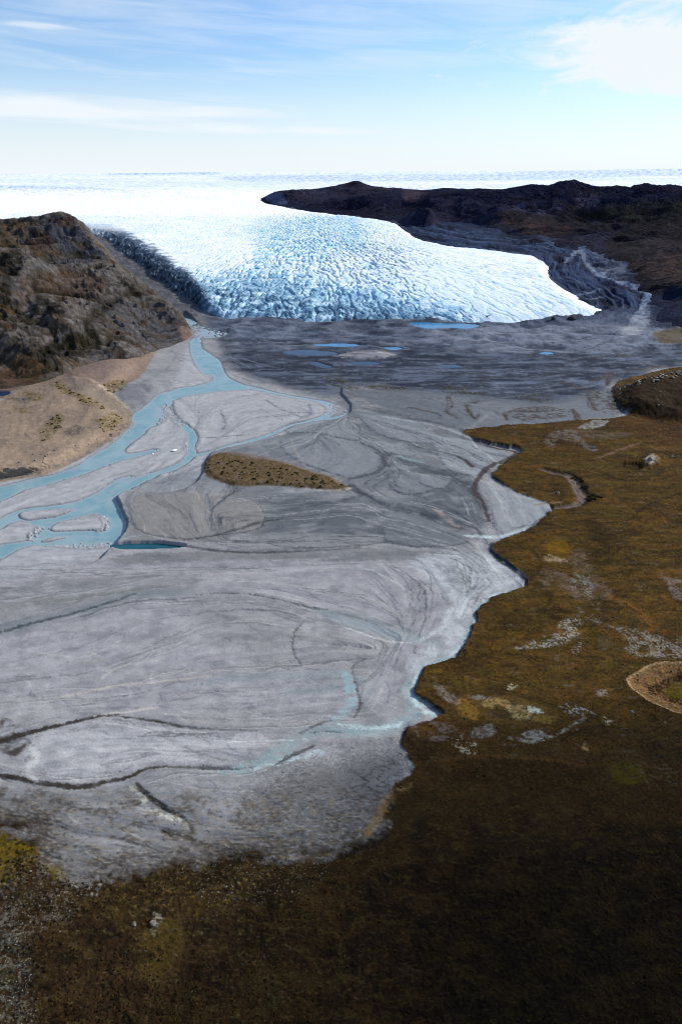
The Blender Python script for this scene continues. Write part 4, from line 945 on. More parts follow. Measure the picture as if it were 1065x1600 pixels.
base = Bz - 26*left - 4
nearW = sstep(5200, 1900, iY0)
# broad swells
sw = 7*fbm(iX0/320, iY0/420, 111, 3)*sstep(1700, 2600, iY0) + (30*fbm(iX0/2300, iY0/3000, 112, 3) + 60*fbm(iX0/9000, iY0/5000, 129, 3))*sstep(6000, 22000, iY0) + np.clip(iX0,-20000,20000)*.0065*sstep(9000, 24000, iY0)
# seracs: two sets of crevasses crossing, warped
qx = iX0 + 22*fbm(iX0/110, iY0/110, 113, 3); qy = iY0 + 22*fbm(iX0/110, iY0/110, 114, 3)
a1, a2 = math.radians(20), math.radians(-38)
def rotc(a): return qx*math.cos(a)+qy*math.sin(a), -qx*math.sin(a)+qy*math.cos(a)
sx0, sy0 = -120.0, 3050.0                             # the ice fans out from here
du = np.hypot(qx-sx0, qy-sy0); th = np.arctan2(qx-sx0, -(qy-sy0))
u2, v2 = rotc(a2)
r1 = ridged(du/90, th*44, 115, 3, .45); fl = fbm(du/150, th*75, 124, 4); fl2 = fbm(du/420, th*22, 125, 3)                # crevasses along the splay
r2 = ridged(u2/52, v2/17, 116, 3, .45)
r3 = ridged(qx/10, qy/15, 117, 4, .6)
big = fbm(iX0/260, iY0/300, 118, 3)
z_left = FI.poly([(290,440),(340,420),(400,400),(420,350),(470,330),(560,335),(640,390),(640,450),(720,505),(500,520),(300,500)], 60)
z_right = 1 - z_left
cr1 = sstep(.62,.92,r1); cr2 = sstep(.66,.94,r2)
ser = FI.poly([(300,440),(420,428),(520,440),(640,460),(740,490),(740,512),(300,505)], 30)
rough = 1.2 - cr1*(.9+.7*z_left) - cr2*(.3+.6*z_left) + (.10+.16*z_left)*r3 + .7*fl + .5*fl2 + ser*(r3*.45 + r2*.5 - .5)
amp = (1.2 + 2.1*z_left + .7*sstep(0,.5,big))
far = sstep(3800, 7000, iY0)
farr = ridged(iX0/420 + .4*big, iY0/240, 119, 3); farf = ridged(iX0/130, iY0/95, 120, 3)
f_patch = np.clip(FI.poly([(-60,292),(0,290),(150,294),(330,306),(330,311),(150,308),(0,304),(-60,304)], 3) + FI.poly([(350,276),(480,273),(720,272),(900,268),(1065,268),(1065,274),(900,279),(700,282),(500,284),(380,284)], 3)*.7 + FI.poly([(180,268.5),(330,268.5),(330,272),(180,272)], 1.5), 0, 1)
rough_z = amp*(rough-0.9)*(1-far) + far*(7*(farr-.5) + 9*f_patch*(farf-.5))*sstep(30000, 9000, iY0)
zi = base + (S + sw - base)*e + rough_z*sstep(0, 14, sI)*(0.35+0.65*e)
# steep toothed left wall
zi += left*sstep(0,1,e*(1-e)*4)*(20*(ridged(iX0/30+.5*big, iY0/60, 121, 4)-.5) + 9*(ridged(iX0/11, iY0/22, 122, 3)-.5))
zi = np.where(sI < 0, base - 2 + sI*0.9, zi)

ic = np.empty(iPX.shape+(3,), f32); ic[:] = np.array([.82,.85,.88], f32)
def il(m, c):
    global ic
    m = np.clip(m, 0, 1)[..., None].astype(f32); ic = ic*(1-m) + np.array(c, f32)*m
cre = sstep(.52, .28, r1*.5+r2*.5) ; crk1 = sstep(.70, .95, r1 + .15*big); crk2 = sstep(.74, .97, r2 + .15*big)
blue = fbm(iX0/38, iY0/26, 131, 4); bl2 = fbm(iX0/120, iY0/150, 132, 3)
gate = 1-far
il(gate*sstep(395,460,iPY)*.45, (.60,.77,.87)); il(gate*z_left*.35, (.52,.74,.87))
il(gate*sstep(-.1,.4,fl)*.45, (.56,.72,.85)); il(gate*sstep(.15,.5,fl)*.45*sstep(-.4,.4,bl2), (.30,.52,.72)); il(gate*sstep(.05,.55,blue)*.3, (.52,.72,.86)); il(gate*sstep(-.1,.4,fl2)*.45, (.56,.71,.83)); il(gate*sstep(.80,.96,ridged(du/260+.3*bl2, th*34, 128, 3))*.55, (.24,.46,.66)); il(gate*sstep(405,500,iPY)*sstep(900,600,iPX)*.45, (.42,.62,.76))
il(gate*crk1*(.45+.5*z_left), (.16,.40,.64)); il(gate*crk2*(.2+.75*z_left), (.09,.32,.56))
for p, k in (([(390,360),(450,345),(500,335),(560,340),(570,380),(520,400),(480,420),(440,400)], .8), ([(400,395),(430,380),(445,410),(415,430),(385,440)], .75), ([(330,430),(420,420),(560,450),(640,470),(720,480),(740,500),(560,505),(340,500),(310,470)], .75)):
    m = FI.poly(p, 22)*k
    il(m*sstep(-.35,.25,blue+.2*bl2+.4*fl), (.28,.54,.74)); il(m*sstep(.12,.4,blue+.4*fl), (.09,.29,.50))
# dusty front; dirty left wall, its shade painted in near black
il(FI.poly([(305,440),(400,428),(520,448),(640,474),(745,494),(746,514),(300,506)], 26)*sstep(-.6,.15,blue+.4*bl2+.3*fl)*.85, (.20,.36,.49)); il(FI.poly([(300,455),(400,455),(520,475),(640,490),(740,503),(740,514),(300,506)], 16)*sstep(-.2,.2,blue+.3*fl)*.85, (.07,.15,.24))
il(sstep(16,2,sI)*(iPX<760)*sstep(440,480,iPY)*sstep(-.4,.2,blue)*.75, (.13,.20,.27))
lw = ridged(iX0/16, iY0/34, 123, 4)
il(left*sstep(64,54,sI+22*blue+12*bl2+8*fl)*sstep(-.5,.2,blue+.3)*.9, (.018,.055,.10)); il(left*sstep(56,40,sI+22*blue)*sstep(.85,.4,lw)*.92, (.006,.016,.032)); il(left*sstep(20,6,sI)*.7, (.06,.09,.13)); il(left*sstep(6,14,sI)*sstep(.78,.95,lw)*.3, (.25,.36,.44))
il(FI.poly([(604,338),(640,340),(695,352),(698,376),(660,368),(625,350)], 6)*sstep(-.3,.2,blue)*.8, (.22,.33,.42))
il(FI.poly([(838,400),(872,402),(870,425),(850,420)], 4)*.6, (.36,.45,.50)); il(sstep(7,1,sI)*(iPX>760)*sstep(-.2,.2,blue)*.8, (.14,.20,.26))
il(sstep(.42,.6,fbm(iX0/16, iY0/9, 133, 3))*gate*.6*(iPX>560), (.16,.36,.52))
# far ice: bare blue bands between snow
il(far*.5*sstep(-.6,.5,fbm(iX0/2600,iY0/1500,134,3)+.4*(farr-.5)), (.50,.62,.80)); fpx = fbm(iPX/7, iPY/1.3, 126, 3); il(f_patch*sstep(-.15,.35,fpx)*.8, (.13,.27,.55)); il(f_patch*.35, (.36,.50,.74)); il(far*sstep(.1,.5,fbm(iPX/12, iPY/1.5, 127, 3))*.4, (.36,.50,.74))
il(far*sstep(.6,.85,farf)*.35, (.30,.44,.70))
il(FI.poly([(-1500,300),(1500,300),(1500,332),(-1500,332)], 12)*.8, (.86,.88,.90))
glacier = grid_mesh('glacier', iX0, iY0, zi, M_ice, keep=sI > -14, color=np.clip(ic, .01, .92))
tag(glacier, 'white crevassed glacier tongue with blue fractured front spilling from the ice sheet', 'glacier', kind='structure')

# ================================================================== HILL AND MOUNTAINS (surveyed spot heights)
def spot(px, py, Y):
    return ((px-532.5)/FPX*Y/(CT+(800-py)/FPX*ST), Y, H - float(dep_slope(py))*Y)
def rbf_fit(pts, sx, sy):
    A = np.array(pts, float); n = len(A)
    u = np.stack([A[:,0]/A[:,1]*sx, np.log(A[:,1])*sy], 1)
    D = np.hypot(u[:,None,0]-u[None,:,0], u[:,None,1]-u[None,:,1])
    K = np.sqrt(D*D + 0.0004)
    M = np.zeros((n+3, n+3)); M[:n,:n] = K; M[:n,n] = 1; M[:n,n+1:] = u; M[n,:n] = 1; M[n+1:,:n] = u.T
    M[:n,:n] -= np.eye(n)*1e-4
    w = np.linalg.solve(M, np.concatenate([A[:,2], [0,0,0]]))
    def fn(X, Y):
        ux = X/Y*sx; uy = np.log(Y)*sy
        o = w[n] + w[n+1]*ux + w[n+2]*uy
        for i in range(n):
            o = o + w[i]*np.sqrt((ux-u[i,0])**2 + (uy-u[i,1])**2 + 0.0004)
        return o
    return fn
def fan(px, Ys):                                      # lattice of sight columns and distances
    PX, YY = np.meshgrid(px, Ys)
    return (PX-532.5)/FPX*YY*1.0/0.9, YY             # widened slightly; columns only set the sampling

# ---- rocky hill on the left bank
foot = [(299,522),(291,529),(262,540),(235,549),(200,555),(150,559),(100,576),(65,585),(35,589),(0,593),(-60,602),(-200,650),(-500,730)]
hp = []
for px, py in foot:
    w = pt(px, py, None, 10.0 if px < 230 else 2.0); hp.append((w.x, w.y, w.z-1.5))
    d = Vector((w.x, w.y)).normalized()
    hp.append((w.x - d.x*90 + (40 if px > 230 else 0), w.y - d.y*90, -38))
hp += [spot(*a) for a in [
 (292,506,1560),(276,487,1620),(252,468,1680),(218,448,1740),(190,424,1790),(172,407,1830),(164,396,1850),(152,384,1870),(139,366,1890),(128,352,1910),(116,341,1930),(105,336.5,1940),(92,335.5,1950),(75,337,1950),(52,340,1960),(30,343,1970),(0,347,1990),
 (-60,340,2050),(-200,310,2100),(-500,300,2100),
 (150,402,1800),(120,375,1850),(60,365,1830),(20,375,1780),(100,400,1740),(150,430,1680),(60,420,1600),(0,430,1500),(150,455,1580),(100,440,1610),(210,470,1610),(250,490,1570),(100,500,1300),(200,505,1450),(160,480,1500),(0,520,1200),(50,480,1360),(50,560,1140),(150,530,1280),(230,522,1450),(260,510,1520),(-100,500,1250),(-300,550,1100),(0,572,1150),(100,545,1220)]]
for px, Y, zz in [(330,1600,-60),(310,1750,-60),(300,1900,-50),(260,2000,-30),(220,2060,-30),(180,2150,-30),(120,2300,40),(60,2400,60),(-100,2500,90),(-500,2600,90),(180,2500,-60),(100,2800,-60),(0,2900,-60),(-300,3000,-60),(340,1450,-60),(350,1300,-60)]:
    hp.append(((px-532.5)/FPX*Y/0.98, Y, zz))
hf = rbf_fit(hp, 2.0, 1.6)
hpx = axis(-60, 330, 1.1, -900, 380, 1.2); hpx = hpx[hpx < 380]
hY = np.exp(np.linspace(math.log(2700), math.log(820), 620))
hX, hYY = fan(hpx, hY)
hz = hf(hX, hYY)
st_u = hX*0.80 + hYY*0.60; st_v = -hX*0.60 + hYY*0.80
hb = fbm(hX/120, hYY/120, 141, 4)
hr = ridged(st_u/210 + .5*hb, st_v/78 + .5*hb, 142, 6, .5)
hs = fbm(hX/16, hYY/16, 143, 4); hfine = fbm(hX/4.5, hYY/4.5, 144, 3)
slab = ridged(st_u/46+.8*hb, st_v/17+.8*hb, 148, 4, .55); veg_b = fbm(st_u/70+.5*hb, st_v/24, 149, 4)
inl = sstep(-6, 22, hz)
crest_soft = 1-0.65*sstep(1850, 1950, hYY)
hz = hz + inl*crest_soft*(30*(hr-.42) + 4*(sstep(.35,.65,slab)-.5) + 10*hb + 2.6*hs + .9*hfine)
led = (hz + 10*hb + .35*st_v)/17.0; fr = led - np.floor(led); hz = hz + inl*crest_soft*sstep(-.3,.3,fbm(hX/90, hYY/90, 147, 2)+.1)*5.0*(sstep(.0,.22,fr) - fr)
hU, hV = project(hX, hYY, hz)
wxh = 6*fbm(hX/60, hYY/60, 145, 4); wyh = 6*fbm(hX/60, hYY/60, 146, 4)
class PField(Field):
    def box(self, *a): return (slice(0, self.shape[0]), slice(0, self.shape[1]))
def zone_mask(U, V, pts, soft):
    Pm, _ = smooth_poly(pts, True, 2); n = len(Pm)
    ins = np.zeros(U.shape, bool); D = np.full(U.shape, 1e9, f32)
    for i in range(n):
        a = Pm[i]; b = Pm[(i+1) % n]
        if a[1] != b[1]:
            ins ^= (V > min(a[1],b[1])) & (V <= max(a[1],b[1])) & (U < a[0] + (V-a[1])*(b[0]-a[0])/(b[1]-a[1]))
        dx, dy = b-a; t = np.clip(((U-a[0])*dx+(V-a[1])*dy)/(dx*dx+dy*dy+1e-9), 0, 1)
        D = np.minimum(D, np.hypot(U-a[0]-t*dx, V-a[1]-t*dy))
    return sstep(-soft, soft, np.where(ins, D, -D))
hc = np.empty(hX.shape+(3,), f32); hc[:] = C(66,56,46)
def hl(m, c):
    global hc
    m = np.clip(m, 0, 1)[..., None].astype(f32); hc = hc*(1-m) + c*m
hU2, hV2 = hU+wxh, hV+wyh*.6
mott = sstep(-.5,.5,hs+.4*hfine)
hl(sstep(-.2,.3,hb+.5*veg_b)*.55, C(80,77,80)); hl(sstep(.15,.5,hb-.3*veg_b)*.6, C(82,66,50)); hl(sstep(.60,.72,slab)*sstep(-.3,.3,hb+veg_b)*.8, C(122,117,118)); hl(sstep(.36,.26,slab)*.45, C(34,29,20)); hl(sstep(.12,.24,veg_b)*.7, C(38,33,19)); hl(sstep(.5,.75,hr)*.75, C(108,102,101)); hl(sstep(.1,.4,hs)*.35, C(104,98,97)); hl(sstep(.1,.4,-hs)*.35, C(42,35,26))
hl(zone_mask(hU2,hV2,[(150,480),(200,470),(255,475),(290,505),(296,522),(262,542),(235,550),(215,530),(180,515),(150,505)],10)*.8, C(88,87,96))
hl(zone_mask(hU2,hV2,[(100,400),(90,380),(60,352),(90,340),(118,345),(140,372),(165,400),(150,408),(120,412)],7)*.9, C(58,62,78))
hl(zone_mask(hU2,hV2,[(40,420),(100,395),(130,405),(110,430),(60,440)],8)*.6, C(86,86,94))
hl(zone_mask(hU2,hV2,[(0,430),(60,430),(60,445),(0,470)],8)*.5, C(92,88,92))
hl(zone_mask(hU2,hV2,[(70,340),(100,342),(118,355),(90,352)],5)*.7, C(62,38,34)); hl(zone_mask(hU2,hV2,[(40,358),(75,365),(85,385),(60,395),(45,380)],6)*.7, C(58,36,32))
hl(zone_mask(hU2,hV2,[(0,340),(50,342),(45,365),(0,385)],8)*.6, C(88,70,56)); hl(zone_mask(hU2,hV2,[(30,430),(110,420),(170,440),(150,460),(90,455),(40,445)],8)*.55, C(94,70,54))
hl(zone_mask(hU2,hV2,[(-100,580),(0,560),(50,545),(110,540),(160,530),(140,555),(70,590),(0,612),(-100,640)],9)*.6*mott, C(70,56,38)); hl(zone_mask(hU2,hV2,[(0,575),(40,570),(70,585),(30,602),(0,606)],5)*.7, C(96,70,52))
low = sstep(.15,-.25,hb+.3*hs)*sstep(.5,.3,hr)
hl(low*.85, C(36,33,22)); hl(sstep(.18,.5,hfine)*.5, C(40,36,26)); hl(sstep(.3,.6,-hfine)*.5*mott, C(136,126,116))
for p in ([(0,395),(30,390),(35,420),(15,440),(0,430)], [(50,435),(60,440),(62,465),(75,480),(55,470)], [(70,470),(100,478),(95,495),(75,490)], [(0,440),(20,445),(15,475),(0,480)], [(140,490),(170,470),(190,462),(185,475),(150,500)], [(130,500),(145,505),(160,540),(145,545),(130,520)], [(60,545),(110,520),(125,535),(80,560)], [(195,440),(215,450),(222,465),(205,462)], [(100,545),(130,540),(125,555),(100,560)]):
    hl(zone_mask(hU2,hV2,p,5)*.85, C(30,27,18))
hl(sstep(.12,.3,fbm(hX/13,hYY/13,161,4)+.3*hfine)*sstep(-.2,.2,hb)*.4, C(124,119,117)); hl(sstep(.2,.3,fbm(hX/20,hYY/20,162,4)-.3*hfine)*.4, C(34,30,20)); hl(sstep(.15,.3,fbm(hX/60,hYY/40,163,4))*.6, C(84,64,40)); hl(sstep(.2,.35,fbm(hX/50,hYY/34,166,4))*.5, C(62,56,28))
hl(zone_mask(hU2,hV2,[(278,505),(300,515),(302,528),(285,530)],4)*.7, C(124,98,84))
hc *= .82

lum = hc.mean(2, keepdims=True); hc = hc*.80 + lum*.20*np.array([.97,.98,1.06], f32)
hill = grid_mesh('hill', hX, hYY, hz, M_hill, keep=hz > -30, color=np.clip(hc, .003, .6))
tag(hill, 'brown and grey rocky hill with dark heath patches on the left bank', 'hill', kind='structure')

# ---- mountains beyond the glacier's right side
def spotB(px, py, dz):
    ys = np.linspace(1400, 7000, 2000); g = (H - float(dep_slope(py))*ys) - B_prof(ys) - dz
    k = np.nonzero(g < 0)[0]; Y = ys[k[0]] if len(k) else 5200.0
    return spot(px, py, float(Y))
mp = [spotB(*a) for a in [(600,322,42),(660,322,55),(660,332,32),(720,318,60),(720,334,30),(760,322,50),(780,340,28),(800,330,40),(820,318,60),(915,320,48),(870,322,48),(820,330,36),(960,314,60),(1010,312,62),(1040,314,55),
 (850,338,26),(920,332,32),(1000,325,40),(1065,320,46),(880,350,20),(960,343,26),(1040,337,30),(1200,332,32),
 (1065,349,34),(1000,360,30),(940,369,24),(880,375,18),(840,373,14),(1200,342,40),(1065,372,40),(1000,387,26),(960,400,14),(1065,410,40),(1000,427,12),(1065,450,30),(1200,420,60),(1030,470,8),(1065,490,12),(1200,500,30)]]
mp += [spot(*a) for a in [
 (411,311,5450),(424,302,5600),(437,301,5700),(451,299.5,5800),(485,296.5,5900),(509,293.5,6000),(530,293,6000),(543,291,6050),(556,283.5,6100),(566,286,6100),(573,289,6100),(583,292,6100),(607,293.5,6150),(644,297,6200),(664,298,6200),(691,295,6200),(702,296,6100),(728,298,6000),(752,295,5900),(767,301,5800),(799,295.5,5700),(835,290,5600),(853,292.5,5500),(868,288.5,5450),(876,285.5,5400),(895,285.5,5400),(911,292,5350),(922,299,5300),(932,309,5250),(942,312,5200),(969,301,5200),(987,300,5200),(1002,292,5200),(1027,295.5,5150),(1065,301,5100),(1200,296,5000),(1500,300,5000),
 (430,308,5200),(480,312,5150),(540,312,5200),(540,300,5700),(600,306,5500),(660,310,5450),(720,308,5300),(760,308,5200),(820,306,5150),(860,302,5150),(880,300,5150),(905,303,5100)]]
def bz(px, py): 
    Y = float(Y_on(B_prof, np.array([py]))[0]); return ((px-532.5)/FPX*Y/(CT+(800-py)/FPX*ST), Y, float(B_prof(Y)))
for px, py in [(720,347),(760,356),(800,366),(850,378),(890,388),(940,398),(975,412),(990,430),(1000,452),(1015,475),(1030,500),(1060,512),(1200,520),(1500,520)]:
    x, y, zz = bz(px, py); mp.append((x, y, zz+3)); 
    L0 = math.hypot(x, y); mp.append((x-.55*220*1-x/L0*60, y-y/L0*200, zz-60))
for px, py in [(411,311.5),(440,316),(480,323),(529,329),(590,336),(634,342),(680,346)]:
    Y = float(Y_on(S_prof, np.array([py]))[0]); x = (px-532.5)/FPX*Y/(CT+(800-py)/FPX*ST); mp.append((x, Y, float(S_prof(Y))+1)); mp.append((x, Y-250, float(S_prof(Y))-60))
for px in range(380, 1600, 90): mp.append(((px-532.5)/FPX*7400*1.08, 7400, 90)); mp.append(((px-532.5)/FPX*8600*1.08, 8600, 40))
for Y in (4500, 5000, 5600, 6200): mp.append(((385-532.5)/FPX*Y*1.08, Y, 60))
mf = rbf_fit(mp, 2.0, 1.6)
mpx = axis(395, 1110, 1.2, 380, 1900, 1.2); mpx = mpx[mpx > 380]
mY = np.exp(np.linspace(math.log(7600), math.log(1500), 560))
mX, mYY = np.meshgrid(mpx, mY); mX = (mX-532.5)/FPX*mYY*1.085
mz = mf(mX, mYY)
mb = fbm(mX/420, mYY/420, 151, 4); mr = ridged((mX*.8+mYY*.5)/620+.5*mb, (mYY*.8-mX*.5)/330+.5*mb, 152, 6, .5); ms = fbm(mX/60, mYY/60, 153, 4); mfi = fbm(mX/17, mYY/17, 154, 3)
bs = np.where(mX/mYY < 0.16, S_prof(mYY), B_prof(mYY))
above = sstep(-15, 35, mz - bs)
mcrest = 1-.78*sstep(5000, 5900, mYY); nearm = sstep(3600, 2400, mYY)
mz = mz + above*mcrest*(1-.6*nearm)*(95*(mr-.45) + 22*mb + 8*ms + 3*mfi)
mU, mV = project(mX, mYY, mz)
mU2 = mU + 7*fbm(mX/150, mYY/150, 155, 3); mV2 = mV + 3*fbm(mX/150, mYY/150, 156, 3)
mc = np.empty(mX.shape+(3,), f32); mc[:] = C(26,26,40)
def ml(m, c):
    global mc
    m = np.clip(m, 0, 1)[..., None].astype(f32); mc = mc*(1-m) + c*m
ml(sstep(.45,.8,mr)*.6, C(50,48,60)); ml(sstep(0,.5,mb)*.5, C(42,31,36)); ml(sstep(.1,.5,ms)*.5, C(26,23,28)); ml(sstep(.1,.4,-mfi)*.4, C(90,80,80))
ml(zone_mask(mU2,mV2,[(780,330),(860,318),(960,322),(1100,312),(1100,350),(1000,356),(900,365),(830,372),(790,350)],6)*.85, C(48,39,34))
ml(zone_mask(mU2,mV2,[(900,330),(1000,318),(1100,312),(1100,345),(960,345)],6)*.7*sstep(-.4,.4,ms+mb), C(54,54,36)); ml(zone_mask(mU2,mV2,[(790,340),(860,345),(900,360),(840,368),(790,355)],5)*.7*sstep(-.3,.3,ms), C(76,52,42))
ml(zone_mask(mU2,mV2,[(960,360),(1100,345),(1100,520),(1020,500),(990,440),(950,400)],8)*.8, C(38,29,26)); ml(zone_mask(mU2,mV2,[(985,410),(1030,402),(1100,400),(1100,440),(1040,440),(1000,430)],7)*.8*sstep(-.5,.2,ms+mfi), C(78,56,42))
ml(zone_mask(mU2,mV2,[(905,300),(930,305),(935,322),(900,325)],4)*.7*sstep(-.2,.3,ms+mfi), C(128,104,104)); ml(zone_mask(mU2,mV2,[(800,318),(880,316),(870,335),(810,332)],5)*.6*sstep(-.3,.3,ms), C(98,90,98)); ml(zone_mask(mU2,mV2,[(412,303),(440,302),(446,320),(425,318)],3)*.8, C(96,98,112)); ml(zone_mask(mU2,mV2,[(630,298),(665,300),(650,315),(635,312)],4)*.6, C(120,90,80))
ml(zone_mask(mU2,mV2,[(1010,465),(1100,445),(1100,512),(1030,512)],6)*.9, C(32,39,56))
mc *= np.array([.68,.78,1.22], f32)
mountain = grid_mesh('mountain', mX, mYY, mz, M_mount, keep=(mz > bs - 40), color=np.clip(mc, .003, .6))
tag(mountain, 'low dark rocky mountains with brown slopes behind the right side of the glacier', 'mountain', kind='structure')
# ================================================================== BOULDERS, SHRUBS, CLOUDS
SUN_AZ, SUN_EL = math.radians(63), math.radians(28)     # azimuth clockwise from the view direction
sd = Vector((math.sin(SUN_AZ)*math.cos(SUN_EL), math.cos(SUN_AZ)*math.cos(SUN_EL), math.sin(SUN_EL)))

def stone_material(name, c):
    m, nt, b = new_mat(name)
    P = nd(nt, 'ShaderNodeTexCoord').outputs['Object']
    n = noise_node(nt, 2.2, 6, 0.7, P).outputs['Fac']; n2 = noise_node(nt, 9.0, 3, 0.7, P).outputs['Fac']
    rgb = nd(nt, 'ShaderNodeRGB'); rgb.outputs[0].default_value = (*[float(v) for v in c], 1)
    nt.links.new(mul_rgb(nt, rgb.outputs[0], math_n(nt, 'MULTIPLY', ramp(nt, n, .3, .7, .6, 1.35), ramp(nt, n2, .3, .7, .8, 1.2))), b.inputs['Base Color'])
    b.inputs['Roughness'].default_value = .9; b.inputs['Specular IOR Level'].default_value = .2
    bmp = nd(nt, 'ShaderNodeBump'); bmp.inputs['Distance'].default_value = .3; nt.links.new(n, bmp.inputs['Height']); nt.links.new(bmp.outputs[0], b.inputs['Normal'])
    return m
M_pale = stone_material('pale_gneiss', C(128,124,116)); M_grey = stone_material('grey_gneiss', C(110,110,114)); M_dark = stone_material('dark_gneiss', C(52,56,66))
M_floe = stone_material('stranded_ice', (.72,.80,.86))
def rock_mesh(name, seed, mat, sub=3, sx=1, sy=1, sz=.7):
    bm = bmesh.new(); bmesh.ops.create_icosphere(bm, subdivisions=sub, radius=1.0)
    r = random.Random(seed); off = Vector((r.uniform(-50,50), r.uniform(-50,50), r.uniform(-50,50)))
    cuts = [(Vector((r.gauss(0,1), r.gauss(0,1), r.gauss(0,1))).normalized(), r.uniform(.55,.85)) for _ in range(9)]
    for v in bm.verts:
        p = v.co.copy()
        for n, dd in cuts:
            h = p.dot(n) - dd
            if h > 0: p -= n*h*.9
        p *= 1 + .16*mnoise.noise(p*1.7+off) + .07*mnoise.noise(p*4.3+off)
        v.co = Vector((p.x*sx, p.y*sy, p.z*sz))
    me = bpy.data.meshes.new(name); bm.to_mesh(me); bm.free(); me.materials.append(mat); return me
def put(name, me, px, py, size, lab, cat, group=None, sink=.35, tilt=.2):
    zz, x, y = ground_z(px, py)
    o = bpy.data.objects.new(name, me); COL.objects.link(o)
    o.location = (x, y, zz + size*(.7-sink)*.6); o.scale = (size*random.uniform(.85,1.2), size*random.uniform(.8,1.15), size*random.uniform(.75,1.1))
    o.rotation_euler = (random.uniform(-tilt,tilt), random.uniform(-tilt,tilt), random.uniform(0,6.28))
    return tag(o, lab, cat, group)
pale = [rock_mesh('boulder', 10+i, M_pale) for i in range(4)]; grey = [rock_mesh('boulder', 20+i, M_grey) for i in range(4)]; dark = [rock_mesh('boulder', 30+i, M_dark) for i in range(3)]
for i in range(46):
    t = random.random(); px = 968 + t*98 + random.gauss(0,5); py = 612 - 13*t + random.gauss(0,4.2)
    put('boulder', random.choice(pale+grey[:1]), px, py, random.uniform(1.3,3.8), 'pale boulder in the scattered band on top of the brown mound', 'boulder', 'pale boulders across the brown mound')
for px, py in [(1022,640),(1026,628),(1031,634),(1018,624),(1024,648)]:
    put('boulder', random.choice(pale), px, py, random.uniform(1.2,2.2), 'pale boulder rolled down the dark face of the brown mound', 'boulder', 'pale boulders on the mound face')
for px, py, sz, lab in [(892,499,9,'large dark boulder at the eastern foot of the glacier front'), (862,502,6,'smaller dark boulder beside the large one at the glacier foot'), (240,1448,1.6,'pale slab of rock standing out of the brown foreground heath'), (211,1449,.7,'small white rock in the heath left of the pale slab'), (871,774,2.0,'pale rock on the inner bend of the tundra gully'),(985,1118,1.0,'small pale rock on the dark tundra below the hollow'), (1075,598,4,'big pale boulder at the far end of the mound band')]:
    put('boulder', random.choice(dark if 'dark' in lab[:12] else pale), px, py, sz, lab, 'boulder')
for i in range(30):
    t = random.random(); px = 206 - t*200; py = 668 + t*72 + random.gauss(0,4) - 20*t*(1-t)
    put('boulder', random.choice(grey+dark[:1]), px, py, random.uniform(.6,1.6), 'grey boulder in the rubble along the foot of the tan slope', 'boulder', 'boulders along the river bank')
for i in range(14):
    px = random.uniform(300,440); py = 1352 + random.uniform(-6,44)
    put('boulder', random.choice(pale), px, py, random.uniform(.2,.45), 'small white rock in the speckled heath below the mud flat', 'boulder', 'white rocks in the lower heath')
me = rock_mesh('rock_outcrop', 71, M_pale, 4, 1.3, .9, .6); put('rock_outcrop', me, 1013, 724, 4.6, 'pale bedrock knob beside a dark pit on the brown tundra', 'rock outcrop', None, .5, .05)
me = rock_mesh('ice_block', 72, M_floe, 3, .6, 1.5, .35); put('ice_block', me, 272, 704, 3.0, 'white ice block stranded on the gravel bar between two river channels', 'ice block', None, .2, .05)
for px, py in [(226,708),(232,706),(246,703),(238,709)]:
    put('ice_block', rock_mesh('ice_block', 75+px, M_floe, 2, 1, .8, .4), px, py, random.uniform(.9,1.6), 'small ice fragment stranded at the tip of the river inlet', 'ice block', 'ice fragments at the inlet')

# ---- dwarf shrubs
def shrub_material(name, a, bcol):
    m, nt, b = new_mat(name)
    P = nd(nt, 'ShaderNodeTexCoord').outputs['Object']; oi = nd(nt, 'ShaderNodeObjectInfo').outputs['Random']
    n = noise_node(nt, 3.0, 4, .7, P).outputs['Fac']
    mx = nd(nt, 'ShaderNodeMix', data_type='RGBA'); mx.inputs[6].default_value = (*[float(v) for v in a], 1); mx.inputs[7].default_value = (*[float(v) for v in bcol], 1)
    nt.links.new(ramp(nt, math_n(nt, 'ADD', n, math_n(nt, 'MULTIPLY', math_n(nt, 'SUBTRACT', oi, .5), .6)), .3, .7), mx.inputs[0])
    nt.links.new(mx.outputs[2], b.inputs['Base Color']); b.inputs['Roughness'].default_value = .95; b.inputs['Specular IOR Level'].default_value = .1
    return m
M_shrub = shrub_material('willow_leaves', C(58,50,20), C(96,82,34)); M_shrub2 = shrub_material('dark_leaves', C(30,27,14), C(52,44,22))
def shrub_geo(seed, n=46):
    r = random.Random(seed); V = []; Fc = []
    for i in range(n):                                  # leaf clumps through a low uneven dome
        a = r.uniform(0, 6.283); q = r.random()**.5; h = (1-q*q)*r.uniform(.25,.62)
        c = Vector((q*math.cos(a)*r.uniform(.8,1.15), q*math.sin(a)*r.uniform(.7,1.0), h))
        nrm = (c + Vector((r.gauss(0,.35), r.gauss(0,.35), .5))).normalized(); t = nrm.orthogonal().normalized(); b2 = nrm.cross(t); s = r.uniform(.16,.30); k = len(V)
        for u, v in ((-1,-.6),(.2,-1),(1,.1),(.3,1),(-.8,.7)): V.append(c + (t*u + b2*v)*s*r.uniform(.7,1.2) + nrm*r.uniform(-.06,.06))
        Fc.append((k,k+1,k+2,k+3,k+4))
    return V, Fc
shr = []
for i in range(6):
    V, Fc = shrub_geo(200+i); me = bpy.data.meshes.new('willow_shrub'); me.from_pydata([v[:] for v in V], [], Fc); me.materials.append(M_shrub if i % 2 else M_shrub2); shr.append(me)
